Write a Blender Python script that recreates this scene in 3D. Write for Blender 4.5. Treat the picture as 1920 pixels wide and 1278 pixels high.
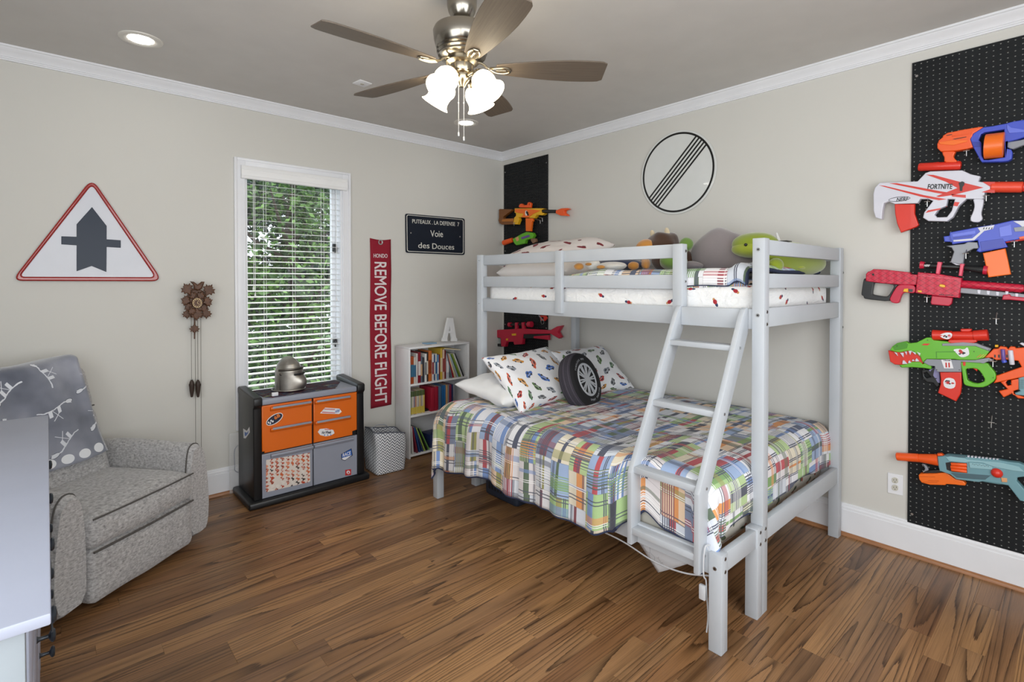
import bpy, bmesh, math, random
from mathutils import Matrix, Vector
random.seed(7)
R = math.radians
for o in list(bpy.data.objects): bpy.data.objects.remove(o)
COL = bpy.context.scene.collection
scn = bpy.context.scene

# ------------------------------------------------------------------ camera
CAM = Vector((-3.43296, -3.98074, 1.46097)); YAW = R(48.16407); PIT = R(0.80328)
FPX = 975.4966; PPY = 540.768
cd = bpy.data.cameras.new('camera'); cam = bpy.data.objects.new('camera', cd); COL.objects.link(cam)
cam.location = CAM
cam.rotation_euler = (R(90) - PIT, 0, YAW - R(90))
cd.sensor_fit = 'HORIZONTAL'; cd.sensor_width = 36; cd.lens = 36 * FPX / 1920
cd.shift_y = -(639 - PPY) / 1920; cd.clip_start = 0.05
scn.camera = cam

# ------------------------------------------------------------------ world, light, exposure
scn.view_settings.view_transform = 'Standard'; scn.view_settings.look = 'None'
scn.view_settings.gamma = 1; scn.view_settings.use_curve_mapping = False
scn.view_settings.exposure = 0.22
w = bpy.data.worlds.new('sky'); scn.world = w; w.use_nodes = True
bg = w.node_tree.nodes['Background']; bg.inputs[0].default_value = (.80, .90, 1, 1); bg.inputs[1].default_value = 2.2

def area(name, loc, rot, sx, sy, power, col=(1, 1, 1)):
    d = bpy.data.lights.new(name, 'AREA'); d.shape = 'RECTANGLE'; d.size = sx; d.size_y = sy; d.energy = power; d.color = col
    o = bpy.data.objects.new(name, d); o.location = loc; o.rotation_euler = rot; COL.objects.link(o); return o
area('fill_light_front', (-2.9, -5.1, 1.55), (R(90), 0, 0), 3.2, 1.9, 74, (.93, .97, 1))  # added soft fill light behind the camera; this wall has no window
area('fill_light_left', (-4.5, -3.6, 1.6), (R(90), 0, R(-90)), 2.2, 1.7, 42, (.93, .97, 1))  # second added fill light, out of view at the windowless left wall
sl = bpy.data.lights.new('sun', 'SUN'); sl.energy = 3.0; sl.angle = R(3); sl.color = (1, .96, .88)
so = bpy.data.objects.new('sun', sl); so.rotation_euler = (R(-38), R(18), 0); so.location = (0, 3, 6); COL.objects.link(so)

# ------------------------------------------------------------------ pixel -> point on a plane of the room
_f = Vector((math.cos(YAW) * math.cos(PIT), math.sin(YAW) * math.cos(PIT), -math.sin(PIT)))
_r = Vector((math.sin(YAW), -math.cos(YAW), 0)); _u = _r.cross(_f)
def at(px, py, ax, val):
    d = _f + _r * ((px - 960) / FPX) - _u * ((py - PPY) / FPX); i = 'xyz'.index(ax)
    return CAM + d * ((val - CAM[i]) / d[i])

# ------------------------------------------------------------------ node expressions
def lin(c):
    return tuple((x / 12.92 if x <= .04045 else ((x + .055) / 1.055) ** 2.4) for x in c)
def hexc(h):
    return lin(tuple(int(h[i:i + 2], 16) / 255 for i in (0, 2, 4)))
class N:
    nt = None
    def __init__(s, sock): s.s = sock
    @staticmethod
    def put(sock, v):
        if isinstance(v, N): N.nt.links.new(v.s, sock)
        elif isinstance(v, (tuple, list)):
            sock.default_value = tuple(v) + ((1,) if len(v) == 3 and len(sock.default_value) == 4 else ())
        else:
            sock.default_value = v
    @staticmethod
    def m(op, a, b=0.0, c=0.0):
        n = N.nt.nodes.new('ShaderNodeMath'); n.operation = op
        N.put(n.inputs[0], a); N.put(n.inputs[1], b); N.put(n.inputs[2], c); return N(n.outputs[0])
    def __add__(s, o): return N.m('ADD', s, o)
    __radd__ = __add__
    def __sub__(s, o): return N.m('SUBTRACT', s, o)
    def __rsub__(s, o): return N.m('SUBTRACT', o, s)
    def __mul__(s, o): return N.m('MULTIPLY', s, o)
    __rmul__ = __mul__
    def __truediv__(s, o): return N.m('DIVIDE', s, o)
    def lt(s, o): return N.m('LESS_THAN', s, o)
    def gt(s, o): return N.m('GREATER_THAN', s, o)
    def abs(s): return N.m('ABSOLUTE', s)
    def floor(s): return N.m('FLOOR', s)
    def fr(s): return N.m('FRACT', s)
    def sin(s): return N.m('SINE', s)
    def cos(s): return N.m('COSINE', s)
    def mod(s, o): return N.m('FLOORED_MODULO', s, o)
    def mx(s, o): return N.m('MAXIMUM', s, o)
    def mn(s, o): return N.m('MINIMUM', s, o)
def coord(kind='Object'):
    n = N.nt.nodes.new('ShaderNodeTexCoord'); return N(n.outputs[kind])
def sep(v):
    n = N.nt.nodes.new('ShaderNodeSeparateXYZ'); N.put(n.inputs[0], v); return [N(n.outputs[i]) for i in range(3)]
def vec(x=0.0, y=0.0, z=0.0):
    n = N.nt.nodes.new('ShaderNodeCombineXYZ')
    for i, a in enumerate((x, y, z)): N.put(n.inputs[i], a)
    return N(n.outputs[0])
def mix(f, a, b, mode='MIX'):
    n = N.nt.nodes.new('ShaderNodeMix'); n.data_type = 'RGBA'; n.blend_type = mode
    N.put(n.inputs[0], f); N.put(n.inputs[6], a); N.put(n.inputs[7], b); return N(n.outputs[2])
def noise(v, scale=5, detail=2, rough=.5, dist=0, out=0):
    n = N.nt.nodes.new('ShaderNodeTexNoise'); N.put(n.inputs['Vector'], v); n.inputs['Scale'].default_value = scale
    n.inputs['Detail'].default_value = detail; n.inputs['Roughness'].default_value = rough; n.inputs['Distortion'].default_value = dist
    return N(n.outputs[out])
def wn(v, out=0):
    n = N.nt.nodes.new('ShaderNodeTexWhiteNoise'); n.noise_dimensions = '3D'; N.put(n.inputs['Vector'], v); return N(n.outputs[out])
def vor(v, scale, out='Distance', feature='F1', rnd=1):
    n = N.nt.nodes.new('ShaderNodeTexVoronoi'); n.feature = feature; N.put(n.inputs['Vector'], v)
    n.inputs['Scale'].default_value = scale; n.inputs['Randomness'].default_value = rnd; return N(n.outputs[out])
def ramp(f, stops, const=False):
    n = N.nt.nodes.new('ShaderNodeValToRGB'); N.put(n.inputs[0], f); cr = n.color_ramp
    cr.interpolation = 'CONSTANT' if const else 'LINEAR'
    while len(cr.elements) < len(stops): cr.elements.new(.5)
    for e, (p, c) in zip(cr.elements, stops): e.position = p; e.color = tuple(c) + (1,)
    return N(n.outputs[0])
def palette(f, cols): return ramp(f, [(i / len(cols), hexc(c)) for i, c in enumerate(cols)], True)
def objrand():
    n = N.nt.nodes.new('ShaderNodeObjectInfo'); return N(n.outputs['Random'])
MATS = {}
def mat(name, col='808080', rough=.5, metal=0, fn=None, bump=None, spec=.5, emit=None, es=0, sheen=0, alpha=None, trans=0, coat=0):
    """col: hex; fn() -> colour socket; bump() -> (height socket, strength, distance)"""
    if name in MATS: return MATS[name]
    m = bpy.data.materials.new(name); m.use_nodes = True; MATS[name] = m
    N.nt = m.node_tree; b = m.node_tree.nodes['Principled BSDF']
    b.inputs['Base Color'].default_value = hexc(col) + (1,) if isinstance(col, str) else tuple(col) + (1,)
    b.inputs['Roughness'].default_value = rough; b.inputs['Metallic'].default_value = metal
    b.inputs['Specular IOR Level'].default_value = spec; b.inputs['Sheen Weight'].default_value = sheen
    b.inputs['Coat Weight'].default_value = coat
    b.inputs['Transmission Weight'].default_value = trans
    if fn: N.put(b.inputs['Base Color'], fn())
    else:      # slight real-world tone variation so that nothing is perfectly flat
        v = noise(coord('Object'), 6, 3); c = hexc(col) if isinstance(col, str) else col
        N.put(b.inputs['Base Color'], mix(v, tuple(x * .94 for x in c), tuple(min(1, x * 1.05) for x in c)))
    if bump:
        h, st, di = bump(); n = m.node_tree.nodes.new('ShaderNodeBump'); n.inputs['Strength'].default_value = st
        n.inputs['Distance'].default_value = di; N.put(n.inputs['Height'], h); m.node_tree.links.new(n.outputs[0], b.inputs['Normal'])
    if emit:
        b.inputs['Emission Color'].default_value = (hexc(emit) if isinstance(emit, str) else emit) + (1,)
        b.inputs['Emission Strength'].default_value = es
    return m

# ------------------------------------------------------------------ mesh builder
def frame(o, ux, uy, uz=None):
    ux = Vector(ux).normalized(); uy = Vector(uy).normalized(); uz = Vector(uz) if uz else ux.cross(uy)
    M = Matrix.Identity(4)
    for i in range(3): M[i][0] = ux[i]; M[i][1] = uy[i]; M[i][2] = uz[i]; M[i][3] = o[i]
    return M
class MB:
    def __init__(s): s.bm = bmesh.new(); s.mats = []
    def mi(s, m):
        if m not in s.mats: s.mats.append(m)
        return s.mats.index(m)
    def _fin(s, vs, m, M=None, bev=0, seg=2):
        if M is not None: bmesh.ops.transform(s.bm, matrix=M, verts=list(vs))
        fs = set(f for v in vs for f in v.link_faces)
        i = s.mi(m)
        for f in fs: f.material_index = i
        if bev:
            es = list(set(e for f in fs for e in f.edges))
            bmesh.ops.bevel(s.bm, geom=es, offset=bev, segments=seg, affect='EDGES', profile=.5, clamp_overlap=True, material=-1)
        return s
    def box(s, a, b, m, bev=0, M=None, seg=2):
        c = [(p + q) / 2 for p, q in zip(a, b)]; d = [abs(p - q) for p, q in zip(a, b)]
        r = bmesh.ops.create_cube(s.bm, size=1, matrix=Matrix.Translation(c) @ Matrix.Diagonal((*d, 1)))
        return s._fin(r['verts'], m, M, bev, seg)
    def cyl(s, c, r, h, m, n=24, r2=None, M=None, bev=0, axis='z'):
        q = {'z': Matrix(), 'x': Matrix.Rotation(R(90), 4, 'Y'), 'y': Matrix.Rotation(R(-90), 4, 'X')}[axis]
        rr = bmesh.ops.create_cone(s.bm, cap_ends=True, segments=n, radius1=r, radius2=r if r2 is None else r2, depth=h, matrix=Matrix.Translation(c) @ q)
        return s._fin(rr['verts'], m, M, bev, 2)
    def ball(s, c, r, m, M=None, sc=(1, 1, 1), n=16):
        rr = bmesh.ops.create_uvsphere(s.bm, u_segments=n, v_segments=max(6, n * 2 // 3), radius=r, matrix=Matrix.Translation(c) @ Matrix.Diagonal((*sc, 1)))
        return s._fin(rr['verts'], m, M)
    def lathe(s, prof, m, n=32, M=None, cap=False):
        vs = []; rings = []
        for (r, z) in prof:
            rg = [s.bm.verts.new((r * math.cos(2 * math.pi * k / n), r * math.sin(2 * math.pi * k / n), z)) for k in range(n)] if r > 1e-6 else [s.bm.verts.new((0, 0, z))]
            rings.append(rg); vs += rg
        for A, Bq in zip(rings, rings[1:]):
            for k in range(n):
                if len(A) == 1 and len(Bq) == 1: continue
                if len(A) == 1: s.bm.faces.new((A[0], Bq[(k + 1) % n], Bq[k]))
                elif len(Bq) == 1: s.bm.faces.new((A[k], A[(k + 1) % n], Bq[0]))
                else: s.bm.faces.new((A[k], A[(k + 1) % n], Bq[(k + 1) % n], Bq[k]))
        return s._fin(vs, m, M)
    def prism(s, pts, d, m, M=None, bev=0):
        """polygon pts in local xy, extruded 0..d along local z"""
        a = [s.bm.verts.new((x, y, 0)) for x, y in pts]; b = [s.bm.verts.new((x, y, d)) for x, y in pts]; n = len(pts)
        s.bm.faces.new(a[::-1]); s.bm.faces.new(b)
        for k in range(n): s.bm.faces.new((a[k], a[(k + 1) % n], b[(k + 1) % n], b[k]))
        return s._fin(a + b, m, M, bev)
    def tube(s, pts, r, m, n=8, M=None, rf=None, closed=False):
        pts = [Vector(p) for p in pts]; rings = []; vs = []; L = len(pts); up = None
        for i, p in enumerate(pts):
            t = (pts[(i + 1) % L] - pts[i - 1]) if closed else (pts[min(i + 1, L - 1)] - pts[max(i - 1, 0)])
            if t.length < 1e-9: t = Vector((0, 0, 1))
            t.normalize()
            if up is None: up = Vector((0, 0, 1)) if abs(t.z) < .9 else Vector((1, 0, 0))
            a = t.cross(up).normalized(); up = a.cross(t).normalized(); rr = rf(i / (L - 1)) * r if rf else r
            rg = [s.bm.verts.new(p + (a * math.cos(2 * math.pi * k / n) + up * math.sin(2 * math.pi * k / n)) * rr) for k in range(n)]
            rings.append(rg); vs += rg
        pr = list(zip(rings, rings[1:])) + ([(rings[-1], rings[0])] if closed else [])
        for A, Bq in pr:
            for k in range(n): s.bm.faces.new((A[k], A[(k + 1) % n], Bq[(k + 1) % n], Bq[k]))
        if not closed: s.bm.faces.new(rings[0][::-1]); s.bm.faces.new(rings[-1])
        return s._fin(vs, m, M)
    def grid(s, fn, nu, nv, m, closed_u=False, uv=None, thick=0):
        """fn(u,v)->point, u,v in 0..1"""
        V = [[s.bm.verts.new(fn(i / nu, j / nv)) for j in range(nv + 1)] for i in range(nu + (0 if closed_u else 1))]
        uvl = s.bm.loops.layers.uv.verify(); mi = s.mi(m)
        for i in range(nu):
            for j in range(nv):
                i2 = (i + 1) % len(V); f = s.bm.faces.new((V[i][j], V[i2][j], V[i2][j + 1], V[i][j + 1])); f.material_index = mi
                for lp, (a, b) in zip(f.loops, ((i, j), (i + 1, j), (i + 1, j + 1), (i, j + 1))):
                    lp[uvl].uv = uv(a / nu, b / nv) if uv else (a / nu, b / nv)
        return s
    def mesh(s, name, smooth=40, fix=True):
        if fix: bmesh.ops.recalc_face_normals(s.bm, faces=s.bm.faces)
        me = bpy.data.meshes.new(name); s.bm.to_mesh(me); s.bm.free()
        for m in s.mats: me.materials.append(m)
        if smooth:
            me.polygons.foreach_set('use_smooth', [True] * len(me.polygons)); me.set_sharp_from_angle(angle=R(smooth))
        return me

# ------------------------------------------------------------------ curve plates and text
def plate_mesh(splines, M, depth, mt, bev=0, seg=2):
    """closed polygons (first outline, others may be holes) in the local xy plane of M, thickness 0..depth along local z"""
    cu = bpy.data.curves.new('tmp', 'CURVE'); cu.dimensions = '2D'; cu.fill_mode = 'BOTH'
    bev = min(bev, depth * .45)
    for pts in splines:
        sp = cu.splines.new('POLY'); sp.points.add(len(pts) - 1); sp.use_cyclic_u = True
        for p, (x, y) in zip(sp.points, pts): p.co = (x, y, 0, 1)
    cu.extrude = max(1e-5, depth / 2 - bev); cu.bevel_depth = bev; cu.bevel_resolution = seg; cu.offset = -bev
    return _curve_mesh(cu, M @ Matrix.Translation((0, 0, depth / 2)), mt)
def _curve_mesh(cu, M, mt):
    o = bpy.data.objects.new('tmp', cu); me = bpy.data.meshes.new_from_object(o); bpy.data.objects.remove(o); bpy.data.curves.remove(cu)
    me.transform(M); me.materials.clear(); me.materials.append(mt)
    me.polygons.foreach_set('use_smooth', [True] * len(me.polygons)); me.set_sharp_from_angle(angle=R(35))
    return me
def text_mesh(t, M, size, mt, depth=.001, align='CENTER', sx=1, shear=0, bold=0, spacing=1):
    cu = bpy.data.curves.new('tmp', 'FONT'); cu.body = t; cu.size = size; cu.align_x = align; cu.align_y = 'CENTER'
    cu.extrude = depth / 2; cu.shear = shear; cu.offset = bold; cu.space_character = spacing; cu.resolution_u = 3
    return _curve_mesh(cu, M @ Matrix.Diagonal((sx, 1, 1, 1)), mt)

# ------------------------------------------------------------------ objects
def tag(o, label=None, cat=None, group=None, kind=None):
    if label: o['label'] = label
    if cat: o['category'] = cat
    if group: o['group'] = group
    if kind: o['kind'] = kind
    return o
def thing(name, label, cat, loc, group=None, rotz=0, local=False):
    o = bpy.data.objects.new(name, None); COL.objects.link(o); o.empty_display_size = .1
    o.location = loc; o.rotation_euler = (0, 0, rotz); o['_l'] = 1 if (local or rotz) else 0
    return tag(o, label, cat, group)
def root(o):
    while o.parent: o = o.parent
    return o
def part(name, g, parent, label=None, kind=None, smooth=40):
    """g: MB or mesh, in room coordinates unless the thing was made local"""
    me = g.mesh(name, smooth) if isinstance(g, MB) else g
    me.name = name
    r = root(parent)
    if not r.get('_l', 0): me.transform(Matrix.Translation(-Vector(r.location)))
    o = bpy.data.objects.new(name, me); COL.objects.link(o); o.parent = parent
    return tag(o, label, None, None, kind)
def group_part(name, parent, label=None):
    o = bpy.data.objects.new(name, None); COL.objects.link(o); o.parent = parent; return tag(o, label)
def single(name, g, label, cat, group=None, smooth=40, kind=None):
    me = g.mesh(name, smooth) if isinstance(g, MB) else g
    me.name = name
    xs = [v.co for v in me.vertices]; lo = [min(c[i] for c in xs) for i in range(3)]; hi = [max(c[i] for c in xs) for i in range(3)]
    b = Vector(((lo[0] + hi[0]) / 2, (lo[1] + hi[1]) / 2, lo[2])); me.transform(Matrix.Translation(-b))
    o = bpy.data.objects.new(name, me); COL.objects.link(o); o.location = b
    return tag(o, label, cat, group, kind)
def struct(name, g, parent=None, label=None, smooth=40):
    me = g.mesh(name, smooth) if isinstance(g, MB) else g
    o = bpy.data.objects.new(name, me); COL.objects.link(o)
    if parent: o.parent = parent
    else: o['kind'] = 'structure'
    if label: o['label'] = label
    return o
def copy_tree(o, parent=None):
    c = o.copy(); COL.objects.link(c); c.parent = parent
    for ch in list(o.children): copy_tree(ch, c)
    return c
# ================================================================== materials of the shell
def wall_fn(): return mix(noise(coord(), 1.3, 2), hexc('cfcdc7'), hexc('d3d1cb'))
m_wall = mat('wall_paint', rough=.75, fn=wall_fn, bump=lambda: (noise(coord(), 260, 2), .06, .001))
m_ceil = mat('ceiling_paint', 'cdcac6', .85, bump=lambda: (noise(coord(), 200, 2), .05, .001))
m_trim = mat('trim_paint', 'e9eaee', .38)
def oak(base, light, dark, amp=1.0):
    def f():
        x, y, z = sep(coord()); r = objrand(); pc = (r * 3.7).fr()
        ox = x + r * 37.0; oy = y + r * 11.0
        n1 = noise(vec(ox * .21, oy * 5.2, r * 9.0), 1.5, 1, .4)
        fine = noise(vec(ox * 2.0, oy * 150.0, 0.0), 2.0, 3, .65)
        rings = (n1 * 17.0 + oy * 14.0 + fine * .25).fr()
        line = N.m('POWER', rings, 4.0) * N.m('SMOOTH_MIN', noise(vec(ox * 2.0, oy * 9.0, 3.0), 2, 2) * 1.9, 1.0, .1)
        fine = noise(vec(ox * 2.0, oy * 150.0, 0.0), 2.0, 3, .65)
        tone = noise(vec(ox * .6, oy * 5.0, r * 5.0), 1.4, 3)
        knot = N.m('POWER', noise(vec(ox * 2.0, oy * 10.0, r), 1.4, 2), 4.0)
        c = mix(pc * .75 + tone * .5 - .1, hexc(base), hexc(light)); c = mix((r * 5.9).fr() * .35, c, hexc('7a6250'))
        c = mix((fine - .42) * 1.3, c, hexc(dark)); c = mix(line * 1.0 * amp, c, hexc(dark))
        c = mix((r * 13.3).fr().gt(.88) * .35, c, hexc('54371f'))
        return mix(knot * 1.5, c, hexc(dark))
    return f
m_oak = mat('oak_floor', rough=.34, fn=oak('80583a', 'c2925f', '38220f'), bump=lambda: (noise(vec(*[a * b for a, b in zip(sep(coord()), (4.0, 160.0, 1.0))]), 1, 2), .08, .001), spec=.45)
m_shoe = mat('shoe_wood', rough=.4, fn=lambda: mix(noise(vec(*[a * b for a, b in zip(sep(coord()), (9.0, 9.0, 60.0))]), 2, 3), hexc('8a5a38'), hexc('b07c52')))
m_dark = mat('subfloor', '2a1a10', .9)

H = 2.74; XL = -4.6; YF = -5.2
# ================================================================== floor of single oak planks
fb = MB(); fb.box((XL, YF, -.06), (0, 0, -.012), m_dark); floor = struct('floor', fb)
PW = .0826; lens = [.42, .6, .78, .95, 1.1, 1.3, 1.55]; pm = {}
def plank_mesh(L):
    k = round(L, 4)
    if k not in pm:
        b = MB(); b.box((0, -PW + .0002, -.012), (L - .0003, 0, 0), m_oak, bev=.0005, seg=1); pm[k] = b.mesh('plank')
    return pm[k]
rows = int(-YF / PW); rest = MB(); cnt = 0; last = -1
for r_ in range(rows):
    y = -r_ * PW; x = XL + random.choice([0, -.2, -.35, -.5])
    while x < -.001:
        L = random.choice(lens)
        if x < XL: L2 = L + (x - XL); x0 = XL
        else: L2 = L; x0 = x
        if x0 + L2 > -.25: L2 = -x0
        x += L
        if L2 < .08: x = x0 + L2; continue
        if cnt < 300 and y > -4.35 and not (x0 + L2 < -3.9 and y > -3.0):
            o = bpy.data.objects.new('plank', plank_mesh(L2)); COL.objects.link(o); o.parent = floor; o.location = (x0, y, random.uniform(-.0003, .0003)); cnt += 1
        else: rest.box((x0, y - PW + .0006, -.012), (x0 + L2 - .0008, y, 0), m_oak)
        x = x0 + L2
o = struct('planks', rest, floor); o['kind'] = 'stuff'

# ================================================================== walls, ceiling
WX0, WX1, WZ0, WZ1 = -2.387, -1.68, .47, 2.25; T = .16
b = MB(); b.box((XL - T, 0, -.06), (WX0, T, H + .1), m_wall); b.box((WX1, 0, -.06), (T, T, H + .1), m_wall)
b.box((WX0, 0, WZ1), (WX1, T, H + .1), m_wall); b.box((WX0, 0, -.06), (WX1, T, WZ0), m_wall); struct('wall_back', b)
b = MB(); b.box((0, YF - T, -.06), (T, 0, H + .1), m_wall); struct('wall_right', b)
b = MB(); b.box((XL - T, YF - T, -.06), (XL, 0, H + .1), m_wall); struct('wall_left', b)
b = MB(); b.box((XL, YF - T, -.06), (0, YF, H + .1), m_wall); struct('wall_front', b)
b = MB(); b.box((XL, YF, H), (0, 0, H + .1), m_ceil); struct('ceiling', b)
def run(name, prof, mt, which):
    b = MB(); bm = b.bm; mi = b.mi(mt)
    def ends(d, z):
        if which == 'back': return (XL, -d, z), (-d, -d, z)
        return (-d, -d, z), (-d, YF, z)
    V = [[bm.verts.new(p) for p in ends(d, z)] for d, z in prof]
    for A, Bq in zip(V, V[1:]): bm.faces.new((A[0], A[1], Bq[1], Bq[0]))
    return struct(name, b, smooth=25)
crown = [(0, H - .0005), (.063, H), (.063, H - .010), (.056, H - .013), (.053, H - .019), (.040, H - .030), (.028, H - .043), (.023, H - .052), (.023, H - .056), (.018, H - .058), (.018, H - .064), (.012, H - .066), (.012, H - .073), (0, H - .073)]
base = [(0, .181), (.007, .181), (.009, .176), (.009, .168), (.013, .160), (.013, .148), (.016, .145), (.016, 0)]
shoe = [(.016, .0185), (.022, .0175), (.028, .013), (.031, .007), (.032, 0)]
for side in ('back', 'right'):
    run('trim_' + ('1' if side == 'back' else '2'), crown, m_trim, side)
    run('baseboard_' + side, base, m_trim, side)
    run('trim_' + ('3' if side == 'back' else '4'), shoe, m_shoe, side)

# ================================================================== window with casing, sash, glass
m_glass = mat('window_glass', 'ffffff', .02, spec=.5)
nt = m_glass.node_tree; g1 = nt.nodes.new('ShaderNodeBsdfTransparent'); g2 = nt.nodes.new('ShaderNodeBsdfGlossy'); g2.inputs[1].default_value = .02
mx = nt.nodes.new('ShaderNodeMixShader'); mx.inputs[0].default_value = .06
nt.links.new(g1.outputs[0], mx.inputs[1]); nt.links.new(g2.outputs[0], mx.inputs[2]); nt.links.new(mx.outputs[0], nt.nodes['Material Output'].inputs[0])
m_black = mat('black_metal', '1c1c1e', .4)
win = bpy.data.objects.new('window_1', None); COL.objects.link(win); win['kind'] = 'structure'; win.location = (0, 0, 0)
b = MB()
cw = .068
for (x0, z0, x1, z1) in ((WX0 - cw, WZ0 - .05, WX0, WZ1 + cw), (WX1, WZ0 - .05, WX1 + cw - .005, WZ1 + cw), (WX0, WZ1, WX1, WZ1 + cw), (WX0, WZ0 - .05, WX1, WZ0)):
    b.box((x0, -.014, z0), (x1, .001, z1), m_trim, .002)
ox0, ox1, oz1 = WX0 - cw - .004, WX1 + cw - .001, WZ1 + cw + .004
b.box((ox0, -.022, WZ0 - .05), (ox0 + .018, .0, oz1), m_trim, .003); b.box((ox1 - .018, -.022, WZ0 - .05), (ox1, 0, oz1), m_trim, .003)
b.box((ox0 + .0182, -.022, oz1 - .018), (ox1 - .0182, 0, oz1), m_trim, .003)
b.box((WX0 - .012, -.018, WZ0), (WX0 - .002, 0, WZ1 + .012), m_trim, .002); b.box((WX1 + .002, -.018, WZ0), (WX1 + .012, 0, WZ1 + .012), m_trim, .002)
part('window_frame', b, win)
b = MB(); jb = .012
b.box((WX0, -.002, WZ0), (WX0 + jb, .15, WZ1), m_trim); b.box((WX1 - jb, -.002, WZ0), (WX1, .15, WZ1), m_trim)
b.box((WX0, -.002, WZ1 - jb), (WX1, .15, WZ1), m_trim); b.box((WX0, -.02, WZ0), (WX1, .15, WZ0 + .02), m_trim); part('jamb', b, win)
b = MB(); sw = .030; y0, y1 = .10, .14
b.box((WX0 + jb, y0, WZ0 + .02), (WX0 + jb + sw, y1, WZ1 - jb), m_trim, .004); b.box((WX1 - jb - sw, y0, WZ0 + .0205), (WX1 - jb, y1, WZ1 - jb), m_trim, .004)
b.box((WX0 + jb, y0, WZ1 - jb - sw), (WX1 - jb, y1, WZ1 - jb), m_trim, .004); b.box((WX0 + jb, y0, WZ0 + .02), (WX1 - jb, y1, WZ0 + .06), m_trim, .004)
part('sash', b, win)
b = MB(); b.box((WX0 + jb + sw, .118, WZ0 + .06), (WX1 - jb - sw, .122, WZ1 - jb - sw), m_glass); part('pane', b, win)
for z in (1.73, .98):
    b = MB(); b.box((WX1 - jb - .03, .075, z - .03), (WX1 - jb - .004, .098, z + .03), m_black, .004); b.box((WX1 - jb - .022, .062, z - .045), (WX1 - jb - .012, .078, z + .01), m_black, .003); part('latch', b, win)

# ================================================================== window blind
m_slat = mat('blind_white', 'eeeeee', .45)
bl = thing('window_blind', 'white slatted window blind with its slats open over the tall window', 'blind', (-2.035, -.02, .69))
b = MB()
b.prism([(0, 2.177), (-.03, 2.177), (-.036, 2.190), (-.036, 2.252), (-.030, 2.266), (0, 2.266)], .765, m_slat, M=frame((-2.419, -.012, 0), (0, 1, 0), (0, 0, 1), (1, 0, 0)))
b.box((-2.42, -.053, 2.196), (-1.654, -.046, 2.20), m_slat); b.box((-2.42, -.052, 2.238), (-1.654, -.046, 2.242), m_slat)
part('valance', b, bl)
NS = 36; pitch = .0425; ang = R(7)
sm = MB(); sm.box((-2.382, -.025, -.0011), (-1.688, .025, .0011), m_slat, .001, seg=1)
sme = sm.mesh('slat'); sme.transform(Matrix.Rotation(ang, 4, 'X'))
for k in range(NS):
    z = 2.155 - k * pitch
    if z < .70: break
    o = bpy.data.objects.new('slat', sme); COL.objects.link(o); o.parent = bl
    o.location = (2.035, .045 + .02 - 0.0, z - .69)
b = MB(); b.box((-2.382, .02, .66), (-1.688, .07, .675), m_slat, .003); part('bottom_rail', b, bl)
for x in (-2.245, -2.04, -1.82):
    for yy in (.017, .072):
        b = MB(); b.box((x, yy, .67), (x + .0022, yy + .001, 2.2), m_slat); part('ladder_cord', b, bl)
for x, zb in ((-2.335, 1.42), (-2.325, 1.37)):
    b = MB(); b.box((x, -.004, zb), (x + .003, -.001, 2.2), m_slat); b.lathe([(.001, .03), (.005, .02), (.008, 0), (0, -.001)], m_slat, 10, Matrix.Translation((x, -.002, zb - .02))); part('pull_cord', b, bl)
b = MB(); b.box((-1.73, -.004, 1.33), (-1.727, -.001, 2.2), m_slat); b.lathe([(.001, .03), (.005, .02), (.008, 0), (0, -.001)], m_slat, 10, Matrix.Translation((-1.7285, -.002, 1.31))); part('pull_cord', b, bl)

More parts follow.
